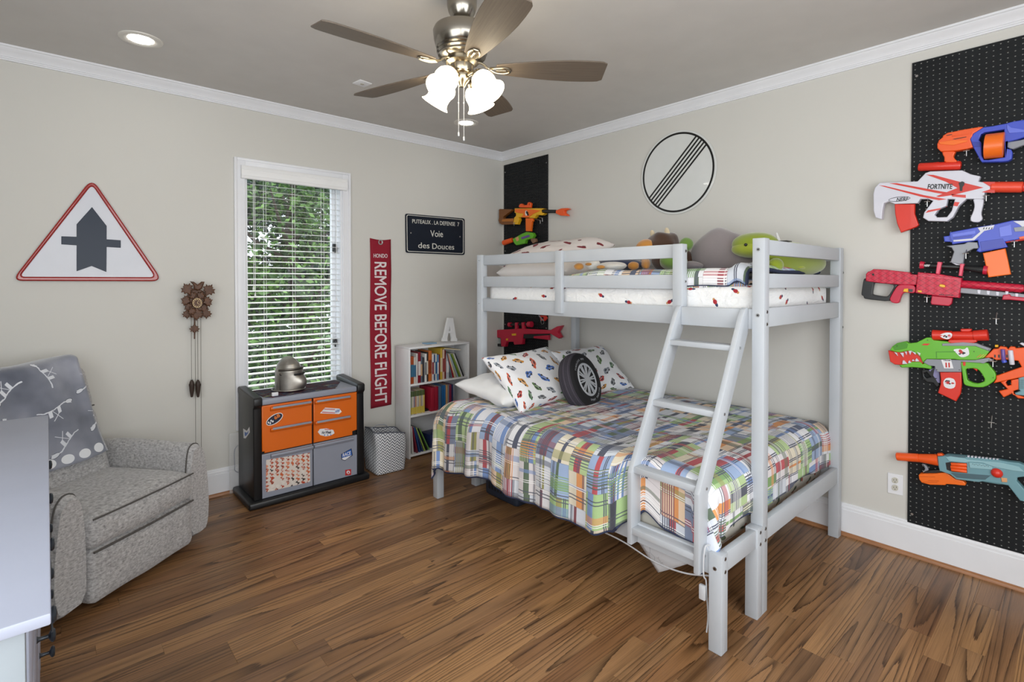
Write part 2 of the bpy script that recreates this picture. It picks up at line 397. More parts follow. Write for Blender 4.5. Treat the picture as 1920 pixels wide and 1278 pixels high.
# ================================================================== outside: ground, hedge and trees
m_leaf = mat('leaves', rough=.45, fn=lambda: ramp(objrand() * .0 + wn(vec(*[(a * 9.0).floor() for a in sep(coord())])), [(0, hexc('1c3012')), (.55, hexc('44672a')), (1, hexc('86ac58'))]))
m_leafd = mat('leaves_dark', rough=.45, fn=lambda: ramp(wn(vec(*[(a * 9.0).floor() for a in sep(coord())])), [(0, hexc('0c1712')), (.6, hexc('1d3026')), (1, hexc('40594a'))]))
m_bark = mat('bark', '4c4038', .9, bump=lambda: (noise(coord(), 18, 4), .5, .01))
m_grass = mat('lawn', '42602f', .9)
b = MB(); b.box((-14, .3, -1.0), (12, 22, -.9), m_grass); struct('ground', b)
def tree(x, y, h, rad, n, mt, label, seed, ls=.07, z0=-.9):
    rnd = random.Random(seed); t = thing('leafy_tree', label, 'tree', (x, y, z0), 'trees outside the window', local=True)
    b = MB(); b.tube([(0, 0, 0), (.1, .05, h * .4), (0, .1, h * .75), (.05, 0, h)], .13, m_bark, 8, rf=lambda t_: 1 - .7 * t_)
    for k in range(9):
        a = rnd.uniform(0, 6.28); zz = h * rnd.uniform(.25, .8); b.tube([(0, 0, zz), (math.cos(a) * rad * .5, math.sin(a) * rad * .5, zz + .3), (math.cos(a) * rad * .9, math.sin(a) * rad * .9, zz + .7)], .04, m_bark, 5, rf=lambda t_: 1 - .8 * t_)
    part('trunk', b, t)
    vs, fs = [], []
    cl = [(rnd.gauss(0, rad * .5), rnd.gauss(0, rad * .5), h * rnd.uniform(.12, 1.02), rnd.uniform(.2, .45)) for _ in range(24)]
    for k in range(n):
        c = rnd.choice(cl); p = Vector((c[0] + rnd.gauss(0, c[3]), c[1] + rnd.gauss(0, c[3]), c[2] + rnd.gauss(0, c[3] * .8)))
        a = Vector((rnd.gauss(0, 1), rnd.gauss(0, 1), rnd.gauss(0, .6))).normalized(); q = a.cross(Vector((rnd.gauss(0, 1), rnd.gauss(0, 1), rnd.gauss(0, 1)))).normalized()
        s_ = ls * rnd.uniform(.6, 1.2); i = len(vs)
        vs += [p - a * s_, p + q * s_ * .45, p + a * s_, p - q * s_ * .45]; fs.append((i, i + 1, i + 2, i + 3))
    me = bpy.data.meshes.new('foliage'); me.from_pydata([tuple(v) for v in vs], [], fs); me.materials.append(mt)
    part('foliage', me, t, kind='stuff')
tree(-1.0, 3.1, 4.0, .9, 9000, m_leaf, 'bright green leafy tree nearest outside the window', 1, .06)
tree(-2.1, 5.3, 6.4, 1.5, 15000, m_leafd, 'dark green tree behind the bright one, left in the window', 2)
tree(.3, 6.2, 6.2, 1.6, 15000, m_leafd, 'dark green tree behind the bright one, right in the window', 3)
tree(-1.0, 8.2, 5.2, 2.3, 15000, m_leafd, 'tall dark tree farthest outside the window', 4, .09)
# ================================================================== bunk bed
m_bed = mat('bed_grey_paint', 'b9bec4', .42, bump=lambda: (noise(vec(*[a * b for a, b in zip(sep(coord()), (30.0, 30.0, 2.0))]), 4, 2), .05, .0005))
m_steel = mat('steel', 'b8b8b8', .3, 1)
bed = thing('bunk_bed', 'pale grey painted wooden bunk bed, narrow bunk over wider bed, with a slanted ladder', 'bunk bed', (-.77, -2.02, 0))
PF, PB = -3.03, -1.008     # foot and head outer faces
def bar(name, a, b_, parent=bed, bev=.003, m=m_bed, label=None):
    b = MB(); b.box(a, b_, m, bev); return part(name, b, parent, label)
P = .053
for x0 in (-1.113, -.096):
    bar('post', (x0, PF, 0), (x0 + P, PF + P, 1.65)); bar('post', (x0, PB - P, 0), (x0 + P, PB, 1.65))
for x0 in (-1.49, -1.166):
    bar('short_post', (x0, PF - .001, 0), (x0 + P - .001, PF + P, .392)); bar('short_post', (x0, PB - P, 0), (x0 + P - .001, PB + .001, .392))
XS = -1.100
bar('side_rail', (XS, PF + P, 1.248), (XS + .028, PB - P, 1.338)); bar('side_rail', (-.085, PF + P, 1.248), (-.06, PB - P, 1.338))
for z0, z1 in ((1.577, 1.646), (1.422, 1.495)):
    bar('guard_rail', (XS + .004, -2.62, z0), (XS + .026, PB - P, z1)); bar('guard_rail', (-.085, PF + P, z0), (-.063, PB - P, z1))
bar('guard_post', (-1.122, -1.843, 1.266), (XS + .004, -1.79, 1.647)); bar('guard_post', (-1.122, -2.643, 1.262), (XS + .026, -2.59, 1.645))
for y in (PF + .006, PB - P + .008):
    for z0, z1 in ((1.578, 1.645), (1.43, 1.495), (1.258, 1.343), (.312, .402)):
        bar('end_rail', (-1.113 + P, y, z0), (-.096, y + .028, z1))
    bar('end_rail', (-1.49 + P - .001, y, .31), (-1.166, y + .028, .388))
bar('lower_side_rail', (-1.480, PF + P, .298), (-1.452, PB - P, .385)); bar('lower_side_rail', (-.085, PF + P, .30), (-.06, PB - P, .39))
for k in range(11):
    y = -2.9 + k * .178
    bar('bed_slat', (-1.452, y, .30), (-.085, y + .07, .318), bev=0); bar('bed_slat', (-1.072, y, 1.262), (-.085, y + .07, 1.28), bev=0)
bar('centre_support', (-.60, -2.95, .27), (-.55, -1.08, .30)); bar('support_leg', (-.60, -2.05, 0), (-.55, -2.0, .27))
def bolt(p, ax, parent=bed):
    b = MB(); b.cyl(p, .0075, .004, m_steel, 12, axis=ax); b.cyl(p, .0035, .006, m_black, 6, axis=ax); part('bolt', b, parent)
for z in (1.60, 1.372 - .06): bolt((-1.1135, PF + P / 2, z), 'x')
for x in (-1.105 + .02,):
    for z in (1.327, 1.273): bolt((x, PF - .0005, z), 'y')
for x in (-1.4625, -1.1395, -1.0865):
    for z in (.374, .323): bolt((x, PF - .001, z), 'y')
bolt((-1.491, PF + P / 2, .335), 'x')
for z in (1.61, 1.30): bolt((-1.1135, PB - P / 2, z), 'x'); bolt((-.0965 + .045, PF - .0005, z - .1), 'y')
for z in (1.61, 1.46): bolt((-1.12 + .03, -2.6435, z), 'y')
# ladder
lad = group_part('ladder', bed)
def lx(z): return -1.142 - (1.34 - z) / (1.34 - .62) * .388
W = .072
rail = [(-1.53, .303), (-1.53, .62)]
n0 = (-1.142 - .0, 1.30)
rail += [(lx(1.26), 1.26)]
rail += [(-1.142 - .028, 1.318), (-1.142, 1.338), (-1.105, 1.344), (-1.102, 1.262), (lx(1.262) + W * 1.12, 1.262)] if False else [(lx(1.30) + .004, 1.305), (-1.138, 1.335), (-1.122, 1.344), (-1.102, 1.343), (-1.102, 1.235)]
rail += [(-1.53 + W + .008, .60), (-1.53 + W - .006, .303 + .0)]
for y in (-2.640, -2.957):
    b = MB(); b.prism([(x, z) for x, z in rail], .0225, m_bed, M=frame((0, y + .0225, 0), (1, 0, 0), (0, 0, 1)), bev=.002); part('ladder_rail', b, lad)
for zt, th in ((1.182, .024), (.918, .026), (.645, .028), (.378, .028)):
    x0 = lx(zt) if zt > .62 else -1.53
    b = MB(); b.box((x0 + .003, -2.935, zt - th), (x0 + .073, -2.639, zt), m_bed, .003); part('rung', b, lad)
    p = (x0 + .045, -2.9575, zt - th / 2); bb = MB(); bb.cyl(p, .006, .004, m_steel, 10, axis='y'); part('screw', bb, lad)
bar('ladder_crosspiece', (-1.126, -2.935, 1.249), (-1.101, -2.64, 1.338))

# ================================================================== fabrics
def uvm(): return sep(coord('UV'))
def plaid():
    t, s, _ = uvm(); wv = noise(vec(t, s), 5, 2)
    u = t / .118; ci = u.floor(); rr = wn(vec(ci, 3.3, 0.0)); v = s / .165 + rr * 1.0; ri = v.floor()
    fu, fv = u.fr(), v.fr(); idn = lambda k: wn(vec(ci + .5, ri + .5, float(k) + .5))
    base = palette(idn(1), ['e2e2e6', 'ddd3bc', 'd6dbe4', '9dbf7c', 'e0e0e6', '8ea6cc', 'dcd6d8', 'a9c284', 'cdd3de', 'e6c8a8', 'e2e2e6', '6f7d9c'])
    strong = ['1f2742', '5f82bc', 'a81c30', 'd98a3a', '222e4e', '6f9a50', '8f8c40', '7a1c34', 'b52436', '2f3f64', '3c5838', '6f90c4']
    cols = [palette(idn(k), strong) for k in (2, 3, 4, 5)]
    c = base
    a1 = (fu - (idn(6) * .5 + .25)).abs(); c = mix(a1.lt(idn(7) * .16 + .05), c, cols[0])
    c = mix((((fu - idn(8)).abs() - .035).abs()).lt(.020), c, hexc('26304e'))
    a3 = (fv - (idn(9) * .6 + .2)).abs(); c = mix(a3.lt(idn(10) * .13 + .03) * .62, c, cols[1])
    c = mix((((fv - idn(11)).abs() - .05).abs()).lt(.017) * .9, c, hexc('28324e'))
    c = mix((((fv - idn(12)).abs() - .03).abs()).lt(.010), c, hexc('f2f2f2'))
    multi = (fu * 11.0).fr().lt(.45) * idn(13).gt(.68) * (fu - .35).abs().lt(.28)
    c = mix(multi, c, cols[2])
    m2 = (fv * 13.0).fr().lt(.38) * idn(14).gt(.72) * (fv - .6).abs().lt(.26)
    c = mix(m2 * .9, c, mix(idn(15).gt(.5), cols[3], hexc('f4f4f4')))
    seam = (fu.lt(.02)) .mx(fv.lt(.016))
    c = mix(seam * .35, c, hexc('50505a'))
    th = noise(vec(t * 1.0, s * 1.0), 900, 1)
    return mix(th * .16, c, hexc('ffffff'))
def puff(a=.35):
    def f():
        t, s, _ = uvm(); q = ((t * 78.0).sin().abs() + (s * 20.0).sin().abs() * .4) * .25 + noise(vec(t * 1.0, s * 1.6), 22, 3)
        return q, a, .006
    return f
m_plaid = mat('patchwork_plaid', rough=.85, fn=plaid, bump=puff(), sheen=.05)
m_navy = mat('navy_binding', '2c3450', .8)
m_white = mat('white_cotton', 'ececec', .85, bump=lambda: (noise(coord(), 9, 3), .35, .01), sheen=.2)
m_cream = mat('cream_cotton', 'e4ddd8', .85, bump=lambda: (noise(coord(), 9, 3), .35, .01), sheen=.2)
def rot_cell(cell, jit=.25, seed=1.0, rotamt=6.28):
    t, s, _ = uvm(); u, v = t / cell, s / cell; v2 = v + (u.floor() * .5).fr()
    ci, ri = u.floor(), v2.floor(); r = lambda k: wn(vec(ci + .5, ri + .5, seed + k))
    x = u.fr() - .5 + (r(1.) - .5) * jit; y = v2.fr() - .5 + (r(2.) - .5) * jit; a = r(3.) * rotamt
    ca, sa = a.cos(), a.sin()
    return x * ca - y * sa, x * sa + y * ca, r
def ell(x, y, cx, cy, rx, ry):
    a = (x - cx) / rx; b = (y - cy) / ry; return (a * a + b * b).lt(1.0)
def boxs(x, y, cx, cy, hx, hy): return (x - cx).abs().lt(hx) * (y - cy).abs().lt(hy)
def cars():
    x, y, r = rot_cell(.078, .16)
    c = hexc('ececef')
    col = palette(r(5.), ['b3342c', '3a6ab8', '6f7276', 'c98a2c', '5a7a45', 'c8502c', '8a9099', '4a4d55', '4f7a50', '9a2f2c'])
    body = ell(x, y, 0.0, -.02, .42, .125).mx(boxs(x, y, 0.0, -.06, .36, .07)); cab = ell(x, y, -.03, .08, .22, .12)
    w1 = ell(x, y, -.19, -.12, .07, .07).mx(ell(x, y, .19, -.12, .07, .07)); win_ = ell(x, y, -.03, .075, .12, .05)
    c = mix(cab.mx(body), c, col); c = mix(win_, c, hexc('2a2d33')); c = mix(w1, c, hexc('1e1e22'))
    return mix(boxs(x, y, 0.0, -.04, .2, .014), c, hexc('dadada'))
m_cars = mat('car_print_cotton', rough=.85, fn=cars, bump=lambda: (noise(coord(), 10, 3), .35, .01), sheen=.2)
def bears(bg='eeeeee', cell=.115):
    def f():
        x, y, r = rot_cell(cell, .5, 4.0); on = r(6.).gt(.25); x = x * 1.25; y = y * 1.25
        c = hexc(bg)
        c = mix(ell(x, y, -.20, 0.0, .07, .07) * on, c, hexc('c89a68')); c = mix(ell(x, y, .12, 0.0, .12, .075) * on, c, hexc('303c5c'))
        c = mix(ell(x, y, -.05, 0.0, .13, .11) * on, c, hexc('a8222c')); return c
    return f
m_bear = mat('bear_print_cotton', rough=.85, fn=bears(), bump=lambda: (noise(vec(*[a * b for a, b in zip(sep(coord()), (1.0, 2.0, 3.0))]), 7, 3, .5, 1.5), .5, .02), sheen=.2)
m_bear2 = mat('figure_print_pillow', rough=.85, fn=lambda: (lambda x, y, r: mix(ell(x, y, 0, 0, .3, .09) * r(6.).gt(.2), mix(ell(x, y, .1, .09, .12, .07), hexc('e2dad6'), hexc('6a3a3a')), hexc('7d2830')))(*rot_cell(.115, .3, 6.0)), bump=lambda: (noise(coord(), 8, 3), .4, .012))
def camo():
    x, y, r = rot_cell(.10, .3, 8.0); c = hexc('b7b3a9'); c = mix(ell(x, y, 0, 0, .34, .12), c, hexc('4a5640')); return mix(ell(x, y, .1, .16, .12, .12) * r(6.).gt(.6), c, hexc('8a4a3c'))
m_camo = mat('animal_print_sheet', rough=.9, fn=camo, bump=lambda: (noise(coord(), 10, 3), .3, .01))

def soft_box(x0, y0, z0, x1, y1, z1, m, r=.04, wr=.004, seed=0, nx=28, ny=44, nz=6):
    """rounded, slightly wrinkled mattress with metre UVs"""
    from mathutils import noise as mn
    b = MB(); bm = b.bm; uvl = bm.loops.layers.uv.verify(); mi = b.mi(m)
    c = Vector(((x0 + x1) / 2, (y0 + y1) / 2, (z0 + z1) / 2)); h = Vector(((x1 - x0) / 2, (y1 - y0) / 2, (z1 - z0) / 2))
    cache = {}
    def v(p):
        k = tuple(round(a, 5) for a in p)
        if k in cache: return cache[k]
        q = Vector(p); inn = Vector([max(-(h[i] - r), min(h[i] - r, q[i])) for i in range(3)]); d = q - inn
        if d.length > 1e-6: q = inn + d.normalized() * r
        w_ = mn.noise((q + c) * 5 + Vector((seed, 0, 0))) * wr
        nrm = d.normalized() if d.length > 1e-6 else Vector((0, 0, 1)); q += nrm * w_
        cache[k] = bm.verts.new(q + c); return cache[k]
    dims = [(0, 1, 2, nx, ny), (0, 2, 1, nx, nz), (1, 2, 0, ny, nz)]
    for a, e, f, na, ne in dims:
        for sgn in (-1, 1):
            for i in range(na):
                for j in range(ne):
                    P_ = []; UV = []
                    for di, dj in ((0, 0), (1, 0), (1, 1), (0, 1)):
                        p = [0, 0, 0]; p[a] = -h[a] + 2 * h[a] * (i + di) / na; p[e] = -h[e] + 2 * h[e] * (j + dj) / ne; p[f] = sgn * h[f]
                        P_.append(v(p)); UV.append((p[a] + f * 1.3, p[e] + f))
                    try: fc = bm.faces.new(P_)
                    except ValueError: continue
                    fc.material_index = mi
                    for lp, q in zip(fc.loops, UV): lp[uvl].uv = q
    return b
single('mattress', soft_box(-1.435, -2.945, .318, -.075, -1.075, .602, m_camo, .05, .006, 3), 'thick mattress in a grey-green animal print sheet on the lower bed', 'mattress', smooth=60)
single('mattress', soft_box(-1.062, -2.968, 1.28, -.10, -1.075, 1.445, m_bear, .035, .005, 9), 'thin mattress in a white bear-print sheet on the top bunk', 'mattress', smooth=60)

from mathutils import noise as mnoise
def add_solid(o, th, off=-1):
    md = o.modifiers.new('thickness', 'SOLIDIFY'); md.thickness = th; md.offset = off
# lower quilt: rounded drape over the bed edges, stays inside the frame at the foot
TOP = .655; X_E, Y_H, Y_F = -1.40, -1.17, -2.885; RR = .12
def arc(d, r):
    if d < r * math.pi / 2: a = d / r; return r * math.sin(a), r * (1 - math.cos(a))
    return r, r + d - r * math.pi / 2
def interp(x, pts):
    for (a, b_), (c, d) in zip(pts, pts[1:]):
        if x <= c: t = max(0, (x - a) / (c - a)); t = t * t * (3 - 2 * t); return b_ + (d - b_) * t
    return pts[-1][1]
SIDE = [(-3.2, .29), (-2.98, .29), (-2.92, .30), (-2.77, .28), (-2.66, .235), (-2.59, .30), (-2.52, .36), (-2.44, .39), (-2.2, .39), (-1.87, .40), (-1.62, .37), (-1.4, .41), (-1.2, .44), (-.9, .44)]
def drape(u, v):
    t = -.86 - v * (3.17 - .86)          # along the bed
    sl = interp(t, SIDE) + .04
    sx = -.075 - u * (abs(X_E) - .075 + sl)   # across, then down the side
    dx = max(0, X_E - sx); dyh = max(0, t - Y_H); dyf = max(0, Y_F - t)
    x = max(sx, X_E); y = min(max(t, Y_F), Y_H); z = TOP
    z += mnoise.noise(Vector((sx * 3.2, t * 3.2, 0))) * .010 + mnoise.noise(Vector((sx * 9, t * 9, 4))) * .004
    if sx > -.25: z -= (sx + .25) * .12
    dy = dyh if dyh > 0 else -dyf
    R_ = RR if dyf == 0 else .092
    D = math.hypot(dx, dy)
    if D > 0:
        a, dz = arc(D, R_ if dyh == 0 else .15); nx_, ny_ = -dx / D, dy / D
        fold = 0
        if dx > 0 and dz > .05:
            w_ = min(1, (dz - .05) / .2); fold = (.011 * math.sin(t * 23 + 2 * math.sin(t * 5)) + .006 * math.sin(t * 51 + 1)) * w_
            if dyf > 0: fold += .028 * w_ * math.sin(math.atan2(dyf, dx) * 7)
        flare = .04 * max(0, dz - .1) if dx > 0 else 0
        k = 1.0
        x += nx_ * (a + fold + flare) * (1 if dyf == 0 else .98); y += ny_ * (a + (fold if dyh == 0 else 0))
        z -= dz
    if dyf > 0: y = max(y, -2.984 if x > -1.40 else -3.02 + .0)
    if dyf > 0 and x > -1.38: z = max(z, .425 + .02 * math.sin(x * 9))
    y = min(y, -1.022)
    wl = min(1, max(0, (-2.555 - t) / .05)) * min(1, max(0, (t + 3.12) / .06)); wl = wl * wl * (3 - 2 * wl)
    if wl > 0 and x < -1.448: x += (max(x * .12 - 1.448 * .88, -1.452) - x) * wl
    if wl > 0: z += (max(z, .390) - z) * wl
    return (x, y, z)
b = MB(); b.grid(drape, 110, 170, m_plaid, uv=lambda u, v: (v * 2.32, u * 1.75))
me = b.mesh('quilt', 80, fix=False)
q = thing('quilt', 'patchwork madras plaid quilt with navy binding spread over the lower bed', 'quilt', (-.8, -2.0, .28))
qo = part('cover', me, q); add_solid(qo, .010, 1)
edge = [drape(1, j / 170) for j in range(171)]
b = MB(); b.tube([(p[0] - .002, p[1], p[2] - .004) for p in edge], .0075, m_navy, 6)
b.tube([drape(i / 60, 0) for i in range(61)], .007, m_navy, 6); b.tube([drape(i / 60, 1) for i in range(61)], .006, m_navy, 6); part('binding', b, q)

# upper quilt, folded back
def uq(u, v):
    y = -1.80 - v * 1.125; sx = -.12 - u * .99
    z = 1.512 + .012 * mnoise.noise(Vector((sx * 5, y * 5, 2))) - .03 * max(0, 1 - v * 6) + (.022 if v > .93 else 0) * math.sin((v - .93) / .07 * 3.14)
    x = max(sx, -1.02); d = max(0, -1.02 - sx)
    if d > 0: a, dz = arc(d, .035); x -= a; z -= dz
    return (x, y, z)
b = MB(); b.grid(uq, 60, 60, m_plaid, uv=lambda u, v: (v * 1.1 + 5, u * 1.0 + 2)); me = b.mesh('quilt', 80, fix=False)
q2 = thing('quilt', 'folded patchwork plaid quilt lying on the top bunk', 'quilt', (-.57, -2.36, 1.445))
o = part('cover', me, q2); add_solid(o, .012, 1)
b = MB(); b.tube([uq(i / 40, 1) for i in range(41)], .011, m_navy, 8); b.tube([uq(1, i / 40) for i in range(41)], .006, m_navy, 6); part('binding', b, q2)
b = MB(); b.grid(lambda u, v: (lambda p: (p[0] * 1.0 + .012, p[1] + (.012 if v < .5 else -.0) - .004 * (v > .5), 1.452 + (p[2] - 1.512) * .35))(uq(u, v)), 30, 30, m_plaid, uv=lambda u, v: (v * 1.1 + 9, u * 1.0 + 7)); o = part('under_fold', b.mesh('q', 80, fix=False), q2); add_solid(o, .01, 1)

def pillow(c, ux, uy, th, m, name, label, cat='pillow', uvs=(0, 0), seed=0, group=None, n=28, sag=0):
    ux, uy = Vector(ux), Vector(uy); W_, H_ = ux.length, uy.length; un, vn = ux.normalized(), uy.normalized(); nn = un.cross(vn).normalized(); vn = nn.cross(un)
    b = MB(); bm = b.bm; uvl = bm.loops.layers.uv.verify(); mi = b.mi(m)
    def P_(i, j, s_):
        a = -1 + 2 * i / n; e = -1 + 2 * j / n
        a2, e2 = math.sin(a * math.pi / 2), math.sin(e * math.pi / 2)
        h = ((1 - a2 ** 4) * (1 - e2 ** 4)) ** .5 if abs(a2) < .9999 and abs(e2) < .9999 else 0
        x = a2 * W_ / 2 * (1 - .09 * (1 - e2 * e2) * abs(a2)); y = e2 * H_ / 2 * (1 - .10 * (1 - a2 * a2) * abs(e2))
        h = h * th / 2 * (1 + .16 * mnoise.noise(Vector((x * 6 + seed, y * 6, s_ * 3)))) + .008 * mnoise.noise(Vector((x * 16 + seed, y * 16, s_)))* min(1, h * 2)
        return Vector(c) + un * x + vn * y + nn * h * s_
    for s_ in (1, -1):
        V = [[bm.verts.new(P_(i, j, s_)) for j in range(n + 1)] for i in range(n + 1)]
        for i in range(n):
            for j in range(n):
                f = bm.faces.new((V[i][j], V[i + 1][j], V[i + 1][j + 1], V[i][j + 1])); f.material_index = mi
                for lp, (p, q_) in zip(f.loops, ((i, j), (i + 1, j), (i + 1, j + 1), (i, j + 1))): lp[uvl].uv = (p / n * W_ + uvs[0] + (0 if s_ > 0 else 3), q_ / n * H_ + uvs[1])
    bmesh.ops.remove_doubles(bm, verts=bm.verts, dist=.0004)
    return single(name, b, label, cat, group, smooth=80)
pillow((-1.03, -1.34, .745), (.68, 0, .02), (.0, .50, .05), .15, m_white, 'pillow', 'plain white pillow at the head of the lower bed, behind the car-print pillow', seed=1)
pillow((-.976, -1.47, .815), (.67, .06, .01), (.08, .34, .30), .14, m_cars, 'pillow', 'left of two white pillows printed with toy cars on the lower bed', uvs=(.1, .2), seed=2)
pillow((-.43, -1.50, .80), (.62, -.02, .0), (.0, .33, .29), .14, m_cars, 'pillow', 'car-print pillow against the wall behind the tyre cushion', uvs=(2.1, 4.2), seed=3)
pillow((-.76, -1.42, 1.523), (0, .68, .0), (-.46, 0, .0), .19, m_cream, 'pillow', 'lower plain cream pillow of the stack on the top bunk', seed=4)
pillow((-.66, -1.34, 1.655), (.05, .74, -.03), (-.50, 0, -.10), .19, m_bear2, 'pillow', 'upper pillow on the top bunk, cream with small red-brown figures', seed=5, uvs=(3, 3))

# tyre cushion
m_tyre = mat('tyre_print', '1b1b22', .8); m_tyre_d = mat('tyre_face', '121216', .75)
def tread():
    x, y, z = sep(coord()); a = N.m('ARCTAN2', y, x); g = ((a * 26.0 + (z * 60.0).abs() * 3.0).fr().lt(.32)); band = ((z.abs() * 34.0).fr().lt(.14))
    return mix(g.mx(band), hexc('26242c'), hexc('4e4852'))
m_tread = mat('tyre_tread', rough=.85, fn=tread)
m_rim = mat('rim_print', 'b9bcc2', .5)
c = at(1088, 715, 'y', -1.70)
tn = Vector((.20, -.90, .36)).normalized(); tx = Vector((0, 0, 1)).cross(tn).normalized(); ty = tn.cross(tx)
TM = frame(c, tx, ty, tn)
ty_ = thing('tyre_cushion', 'round black cushion printed as a car tyre with silver rim', 'cushion', tuple(c), local=True); ty_.rotation_mode = 'QUATERNION'; ty_.rotation_quaternion = TM.to_quaternion()
Rt = .195
b = MB(); b.lathe([(.0, -.062), (.10, -.065), (.155, -.062), (.182, -.048), (.193, -.02), (.195, 0), (.193, .02), (.182, .044)], m_tread, 56); part('tread', b, ty_)
b = MB(); b.lathe([(.182, .044), (.170, .055), (.155, .060), (.125, .060), (.112, .055), (0, .055)], m_tyre_d, 56); part('sidewall', b, ty_)
b = MB(); b.lathe([(.112, .056), (.110, .0605), (.100, .0605), (.097, .057)], m_rim, 48)
for k in range(10):
    a0 = k * math.pi / 5
    for da in (-.10, .10):
        b.prism([(.016, -.006), (.1, -.004), (.1, .004), (.016, .006)], .0035, m_rim, M=Matrix.Translation((0, 0, .0565)) @ Matrix.Rotation(a0 + da, 4, 'Z'))
b.cyl((0, 0, .058), .024, .005, m_rim, 20)
part('rim', b, ty_)
for txt, a0 in (('SPORT TOURING', -1.2), ('TUBELESS 80S', 1.9)):
    for i, ch in enumerate(txt):
        if ch == ' ': continue
        a = a0 + (i - len(txt) / 2) * .105 * (1 if a0 < 0 else -1)
        me = text_mesh(ch, Matrix.Rotation(a, 4, 'Z') @ Matrix.Translation((.138, 0, .0600)) @ Matrix.Rotation(R(90 if a0 < 0 else -90), 4, 'Z'), .018, m_rim, .001); part('lettering', me, ty_)

# ================================================================== soft toys on the top bunk
def plush(name, col): return mat(name, col, .95, sheen=.6, bump=lambda: (noise(coord(), 160, 2), .25, .002))
p_br, p_or, p_cr, p_gr, p_lg, p_dg, p_gy, p_nv = plush('plush_brown', '4a3020'), plush('plush_orange', 'c98a3c'), plush('plush_cream', 'd9c8a8'), plush('plush_green', '6a8c3a'), plush('plush_lime', '9aa52c'), plush('plush_lime_dark', '8a9a24'), plush('plush_grey', '8f8688'), plush('plush_navy', '232e4e')
p_wh = plush('plush_white', 'e6e2dc')
def blob(c, r, m, seed=0, amp=.04, n=28, rot=None):
    b = MB(); rr = bmesh.ops.create_uvsphere(b.bm, u_segments=n, v_segments=n * 2 // 3, radius=1)
    for v in rr['verts']:
        k = 1 + amp * mnoise.noise(v.co * 1.6 + Vector((seed, 0, 0))); v.co = Vector((v.co.x * r[0] * k, v.co.y * r[1] * k, v.co.z * r[2] * k))
        if rot: v.co = rot @ v.co
        v.co += Vector(c)
    for f in b.bm.faces: f.material_index = 0
    b.mi(m); return b
EU = lambda x, y, z: Matrix.Rotation(R(z), 3, 'Z') @ Matrix.Rotation(R(y), 3, 'Y') @ Matrix.Rotation(R(x), 3, 'X')
t = thing('plush_lion', 'brown soft toy with orange muzzle and cream ears beside the guard rail', 'soft toy', (-.42, -2.10, 1.525))
part('body', blob((-.40, -2.16, 1.60), (.10, .14, .085), p_br, 1, .1), t)
part('mane', blob((-.38, -2.075, 1.700), (.105, .105, .092), p_br, 2, .16), t)
part('muzzle', blob((-.475, -2.005, 1.678), (.065, .065, .062), p_or, 3), t)
for yy, zz in ((-2.11, 1.783), (-2.00, 1.775)): part('ear', blob((-.39, yy, zz), (.012, .018, .032), p_cr, 4, 0, 14, EU(0, -18, 0)), t)
part('arm', blob((-.62, -2.10, 1.575), (.095, .030, .028), p_or, 5, .1, 18, EU(0, -18, 35)), t); part('paw', blob((-.73, -2.085, 1.556), (.034, .036, .026), p_or, 6, .1, 14), t)
t = thing('plush_turtle', 'green soft toy lying behind the end of the guard rail', 'soft toy', (-.62, -2.31, 1.525))
part('body', blob((-.63, -2.30, 1.580), (.09, .075, .055), p_gr, 7, .08), t); part('head', blob((-.50, -2.31, 1.688), (.042, .042, .042), p_gr, 8, .05, 18), t)
part('neck', blob((-.56, -2.31, 1.636), (.035, .034, .058), p_gr, 8, .05, 14, EU(0, 35, 0)), t)
t = thing('plush_whale', 'large plain grey soft toy leaning on the wall above the top bunk', 'soft toy', (-.34, -2.48, 1.525))
def whale(u, v):
    a = v * 2 * math.pi; x = -1 + 2 * u; r_ = max(0, 1 - abs(x) ** 2.4) ** .5
    top = 1.0 + .25 * math.exp(-((x + .15) / .4) ** 2); k = 1 + .05 * mnoise.noise(Vector((x * 2, math.cos(a), math.sin(a))))
    z = max(math.sin(a), -.72) * r_ * .135 * top * k
    return (-.34 + math.cos(a) * r_ * .12 * k, -2.47 - x * .21, 1.622 + z - .03 * max(0, x) ** 2)
b = MB(); b.grid(whale, 36, 28, p_gy); bmesh.ops.remove_doubles(b.bm, verts=b.bm.verts, dist=.0005); part('body', b, t)
part('flipper', blob((-.49, -2.335, 1.555), (.055, .07, .028), p_gy, 11, .1, 20, EU(0, 10, 20)), t); part('tail', blob((-.36, -2.66, 1.552), (.06, .07, .022), p_gy, 12, .1, 18), t)
t = thing('plush_dinosaur', 'long lime green soft toy lying along the foot end of the top bunk', 'soft toy', (-.35, -2.80, 1.525))
part('body', blob((-.36, -2.885, 1.580), (.30, .080, .092), p_dg, 13, .08, 30, EU(0, 2, -8)), t); part('head', blob((-.44, -2.70, 1.672), (.085, .125, .066), p_dg, 14, .03, 30, EU(0, 0, 10)), t)
part('jaw', blob((-.455, -2.70, 1.645), (.080, .118, .052), p_lg, 15, .03, 26, EU(0, 0, 10)), t)
part('tail', blob((-.16, -2.89, 1.58), (.08, .055, .05), p_lg, 16, .08, 20, EU(0, 0, -20)), t)
part('leg', blob((-.66, -2.90, 1.545), (.045, .035, .035), p_dg, 17, .05, 14), t); part('leg', blob((-.40, -2.93, 1.537), (.06, .02, .014), p_lg, 18, .05, 14), t)
b = MB(); b.ball((-.533, -2.69, 1.664), .009, m_black, n=12); part('eye', b, t)
single('cushion', blob((-.16, -2.50, 1.62), (.10, .14, .11), p_wh, 31, .05), 'white cushion half hidden behind the grey and lime green soft toys', 'cushion')
